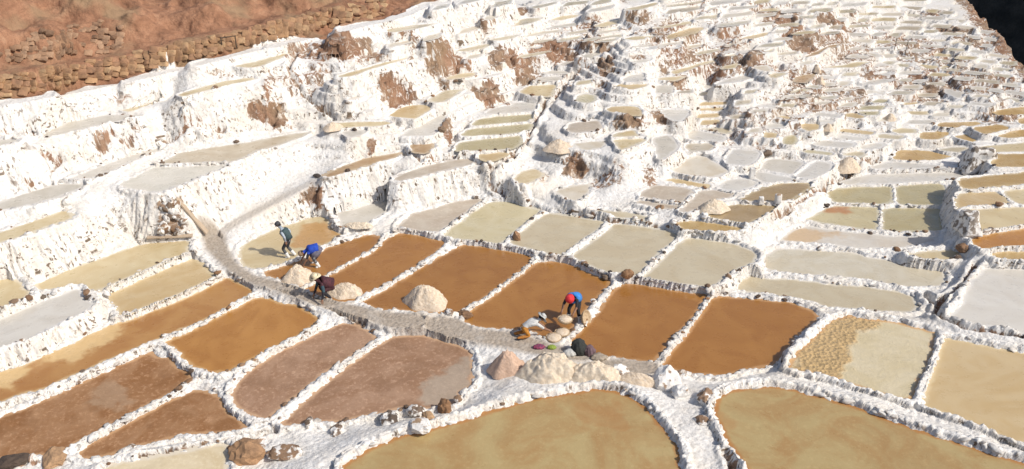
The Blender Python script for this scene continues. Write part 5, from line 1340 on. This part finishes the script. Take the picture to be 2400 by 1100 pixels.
# 1 the standing man, walking left with bowed head
lb = 'standing man in grey cap, dark vest, dark shorts and white boots, in the tan pond'
J = pose(.85, 15, (-.19, .04, .82), (.19, .02, .82), (-.10, .04, 0), (.11, -.14, .02), head=26, bend=18); pose_face[lb] = V3(0, .8, -.6)
r, fr = person(lb, 681, 603, R(82), J, dict(torso=cloth('grey_shirt', (.30, .34, .38)), arm=cloth('pale_sleeve', (.42, .47, .52)), forearm=cloth('pale_sleeve2', (.42, .47, .52)), leg=cloth('charcoal_shorts', (.05, .05, .055)), shin=cloth('grey_leggings', (.10, .10, .10)), foot=C_BOOT), BYKEY['W1']['z'] - .03, 1.02)
vest(r, J, cloth('teal_vest', (.05, .085, .09)), lower=.0); hat(r, fr, 'cap', cloth('grey_cap', (.06, .062, .068)), cloth('white_visor', (.6, .6, .6)))
# 2 the bent worker in blue
lb = 'worker in bright blue top bending double over the cream salt heap, white boots'
J = pose(.80, 88, (-.22, .62, .16), (.18, .66, .12), (-.22, -.02, 0), (.20, .06, 0), head=24, hipy=-.12, bend=12); pose_face[lb] = V3(0, .2, -1)
r, fr = person(lb, 744, 622, R(112), J, dict(torso=cloth('royal_blue', (.012, .060, .42), (.01, .04, .26)), arm=C_DARK, forearm=None, leg=cloth('patterned_trousers', (.05, .05, .055), (.30, .3, .3)), shin=cloth('patterned_trousers2', (.05, .05, .055), (.25, .25, .25)), foot=C_BOOT), BYKEY['B1']['z'] - .03)
vest(r, J, cloth('royal_blue2', (.012, .060, .42), (.01, .04, .26)), 'tunic', 1.2); skirt(r, J, cloth('mauve_grey', (.16, .15, .19)), flare=.21); hat(r, fr, 'cap', cloth('tan_cap', (.30, .20, .12)))
# 3 straw hat worker crouching by the path
lb = 'crouching worker in a straw hat and maroon clothes beside the footpath'
J = pose(.50, 58, (-.36, .36, .22), (.10, .52, .14), (-.16, .02, 0), (.16, .06, 0), head=-38, hipy=-.12, bend=10); pose_face[lb] = V3(0, .7, -.7)
r, fr = person(lb, 774, 700, R(118), J, dict(torso=cloth('maroon', (.075, .020, .028), (.03, .010, .014)), arm=cloth('teal_sleeve', (.035, .075, .095)), forearm=C_DARK, leg=cloth('maroon_trousers', (.06, .018, .022)), shin=C_DARK, foot=C_DARK), BYKEY['B2']['z'] + .02, 1.15)
vest(r, J, cloth('maroon2', (.085, .022, .030), (.03, .010, .014)), 'poncho', 1.22); hat(r, fr, 'brim', C_STRAW, cloth('dark_band', (.10, .07, .05)))
# 4 red hat worker
lb = 'worker in a red hat and blue vest bending to lift a basket, facing us'
J = pose(.84, 56, (-.20, .66, .52), (.24, .64, .52), (-.19, -.04, 0), (.19, .04, 0), head=6, hipy=-.16, bend=16); pose_face[lb] = V3(0, .5, -.9)
r, fr = person(lb, 1346, 750, R(152), J, dict(torso=cloth('black_shirt', (.018, .017, .02)), arm=C_DARK, forearm=None, leg=cloth('black_trousers', (.02, .019, .022)), shin=C_DARK, foot=C_BOOT), BYKEY['B4']['z'] - .03, 1.04)
vest(r, J, cloth('sky_blue_vest', (.05, .24, .62), (.035, .17, .46)), 'vest', 1.22); hat(r, fr, 'bucket', cloth('red_hat', (.66, .035, .04), (.5, .02, .03)))
# 5 kneeling worker in white
lb = 'worker in white shirt, grey hat and orange trousers kneeling with an outstretched arm'
J = pose(.46, 80, (-.20, .66, .14), (.24, .78, .16), (-.15, -.42, .0), (.15, -.42, .0), head=-20, hipy=-.16, kneeL=(-.16, .02, .10), kneeR=(.16, .02, .10)); pose_face[lb] = V3(0, .6, -.8)
r, fr = person(lb, 1236, 788, R(-72), J, dict(torso=cloth('white_shirt', (.62, .61, .57)), arm=cloth('white_sleeve', (.62, .61, .57)), forearm=None, leg=cloth('orange_trousers', (.52, .22, .03)), shin=cloth('orange_trousers2', (.42, .17, .03)), foot=C_DARK), None, 1.05)
hat(r, fr, 'brim', cloth('pale_grey_hat', (.52, .52, .49)), cloth('grey_band', (.2, .2, .2)))
# ------------------------------------------------------------------ baskets, sacks and bundles
M_WICK = cloth('wicker', (.50, .38, .24), (.34, .24, .14))
def basket(u, v, r, label, z=None, fill=M_SALTC, tilt=(0, 0, 0), name='basket'):
    x, y, zz = drape(u, v); zz = zz if z is None else z
    root = empty(name, (x, y, zz)); root.rotation_euler = tilt; tag(root, label, 'basket')
    me = lathe([(r * .72, 0), (r * .95, .07), (r * 1.04, .13), (r * 1.0, .14), (r * .9, .08), (r * .6, .03)], 28, .0); me.materials.append(M_WICK); o = bpy.data.objects.new('bowl', me); o.parent = root; COL.objects.link(o)
    if fill:
        m2 = lathe([(r * .94, .11), (r * .8, .15), (r * .5, .19), (r * .2, .21), (.01, .212)], 24, .025, 4); m2.materials.append(fill); q = bpy.data.objects.new('salt_fill', m2); q.parent = root; COL.objects.link(q)
    return root
_wx, _wy, _ = drape(1346, 750); _t = (R(152)); _o = Vector((-math.sin(_t), math.cos(_t))) * .80
b0 = basket(1330, 768, .27, 'shallow basket of wet salt held by the red hat worker', BYKEY['B4']['z'] + .36); b0.location.x = _wx + _o.x; b0.location.y = _wy + _o.y
basket(1318, 786, .27, 'basket heaped with salt, the upper of two in the pond corner', BYKEY['B4']['z'])
basket(1298, 799, .29, 'basket heaped with salt, the lower of two in the pond corner', BYKEY['B4']['z'] + .02)
b5 = basket(1368, 752, .30, 'empty dark basket propped against the dike behind the red hat worker', BYKEY['B4']['z'] + .16, None, (R(70), 0, R(62)))
def bundle(name, label, items, cat):
    x0, y0, z0 = drape(items[0][0], items[0][1]); root = empty(name, (x0, y0, z0)); tag(root, label, cat)
    for n, (u, v, r, asp, sq, mat, pn) in enumerate(items):
        x, y, z = drape(u, v); k = ppm(x, y, z); rr_ = r / k; bm = bmesh.new(); bmesh.ops.create_icosphere(bm, subdivisions=4, radius=1.0)
        co = np.array([q.co[:] for q in bm.verts]); dd = fbm(co[:, 0] * 1.6 + n, co[:, 1] * 1.6, co[:, 2] * 1.6, 60 + n, 4) * .16 + .05 * np.sin(9 * np.arctan2(co[:, 1], co[:, 0]) + 3 * co[:, 2]); co *= (1 + dd)[:, None]; co *= np.array([rr_ * asp, rr_, rr_ * sq]); co[:, 2] = np.maximum(co[:, 2], -rr_ * sq * .45)
        for q, c in zip(bm.verts, co): q.co = c
        me = bpy.data.meshes.new(pn); bm.to_mesh(me); bm.free(); me.polygons.foreach_set('use_smooth', np.ones(len(me.polygons), bool)); me.materials.append(mat)
        o = bpy.data.objects.new(pn, me); o.parent = root; o.location = (x - x0, y - y0, z - z0 + rr_ * sq * .42); COL.objects.link(o)
    return root
bundle('cloth_bundle', 'dark bundle of clothes with mauve and white sacks on the path end', [(1356, 826, 19, 1.0, 1.2, cloth('dark_olive', (.03, .032, .028)), 'bundle'), (1382, 830, 15, .9, 1.1, cloth('mauve', (.16, .10, .11)), 'bundle'), (1336, 832, 13, 1.2, .8, cloth('sack_white', (.55, .54, .5)), 'sack'), (1404, 842, 14, 1.4, .6, cloth('sack_tan', (.36, .30, .23)), 'sack')], 'bundle')
bundle('carrying_cloth', 'pink and purple striped cloth bundle showing behind the biggest heap', [(1263, 816, 9, 1.6, .6, cloth('striped_cloth', (.26, .045, .09), (.045, .03, .08)), 'cloth')], 'cloth')
bundle('carrying_cloth', 'lime green cloth bundle showing behind the biggest heap', [(1293, 817, 7, 1.5, .8, cloth('lime', (.24, .32, .05)), 'cloth')], 'cloth')
bpy.data.scenes.remove(TMP)
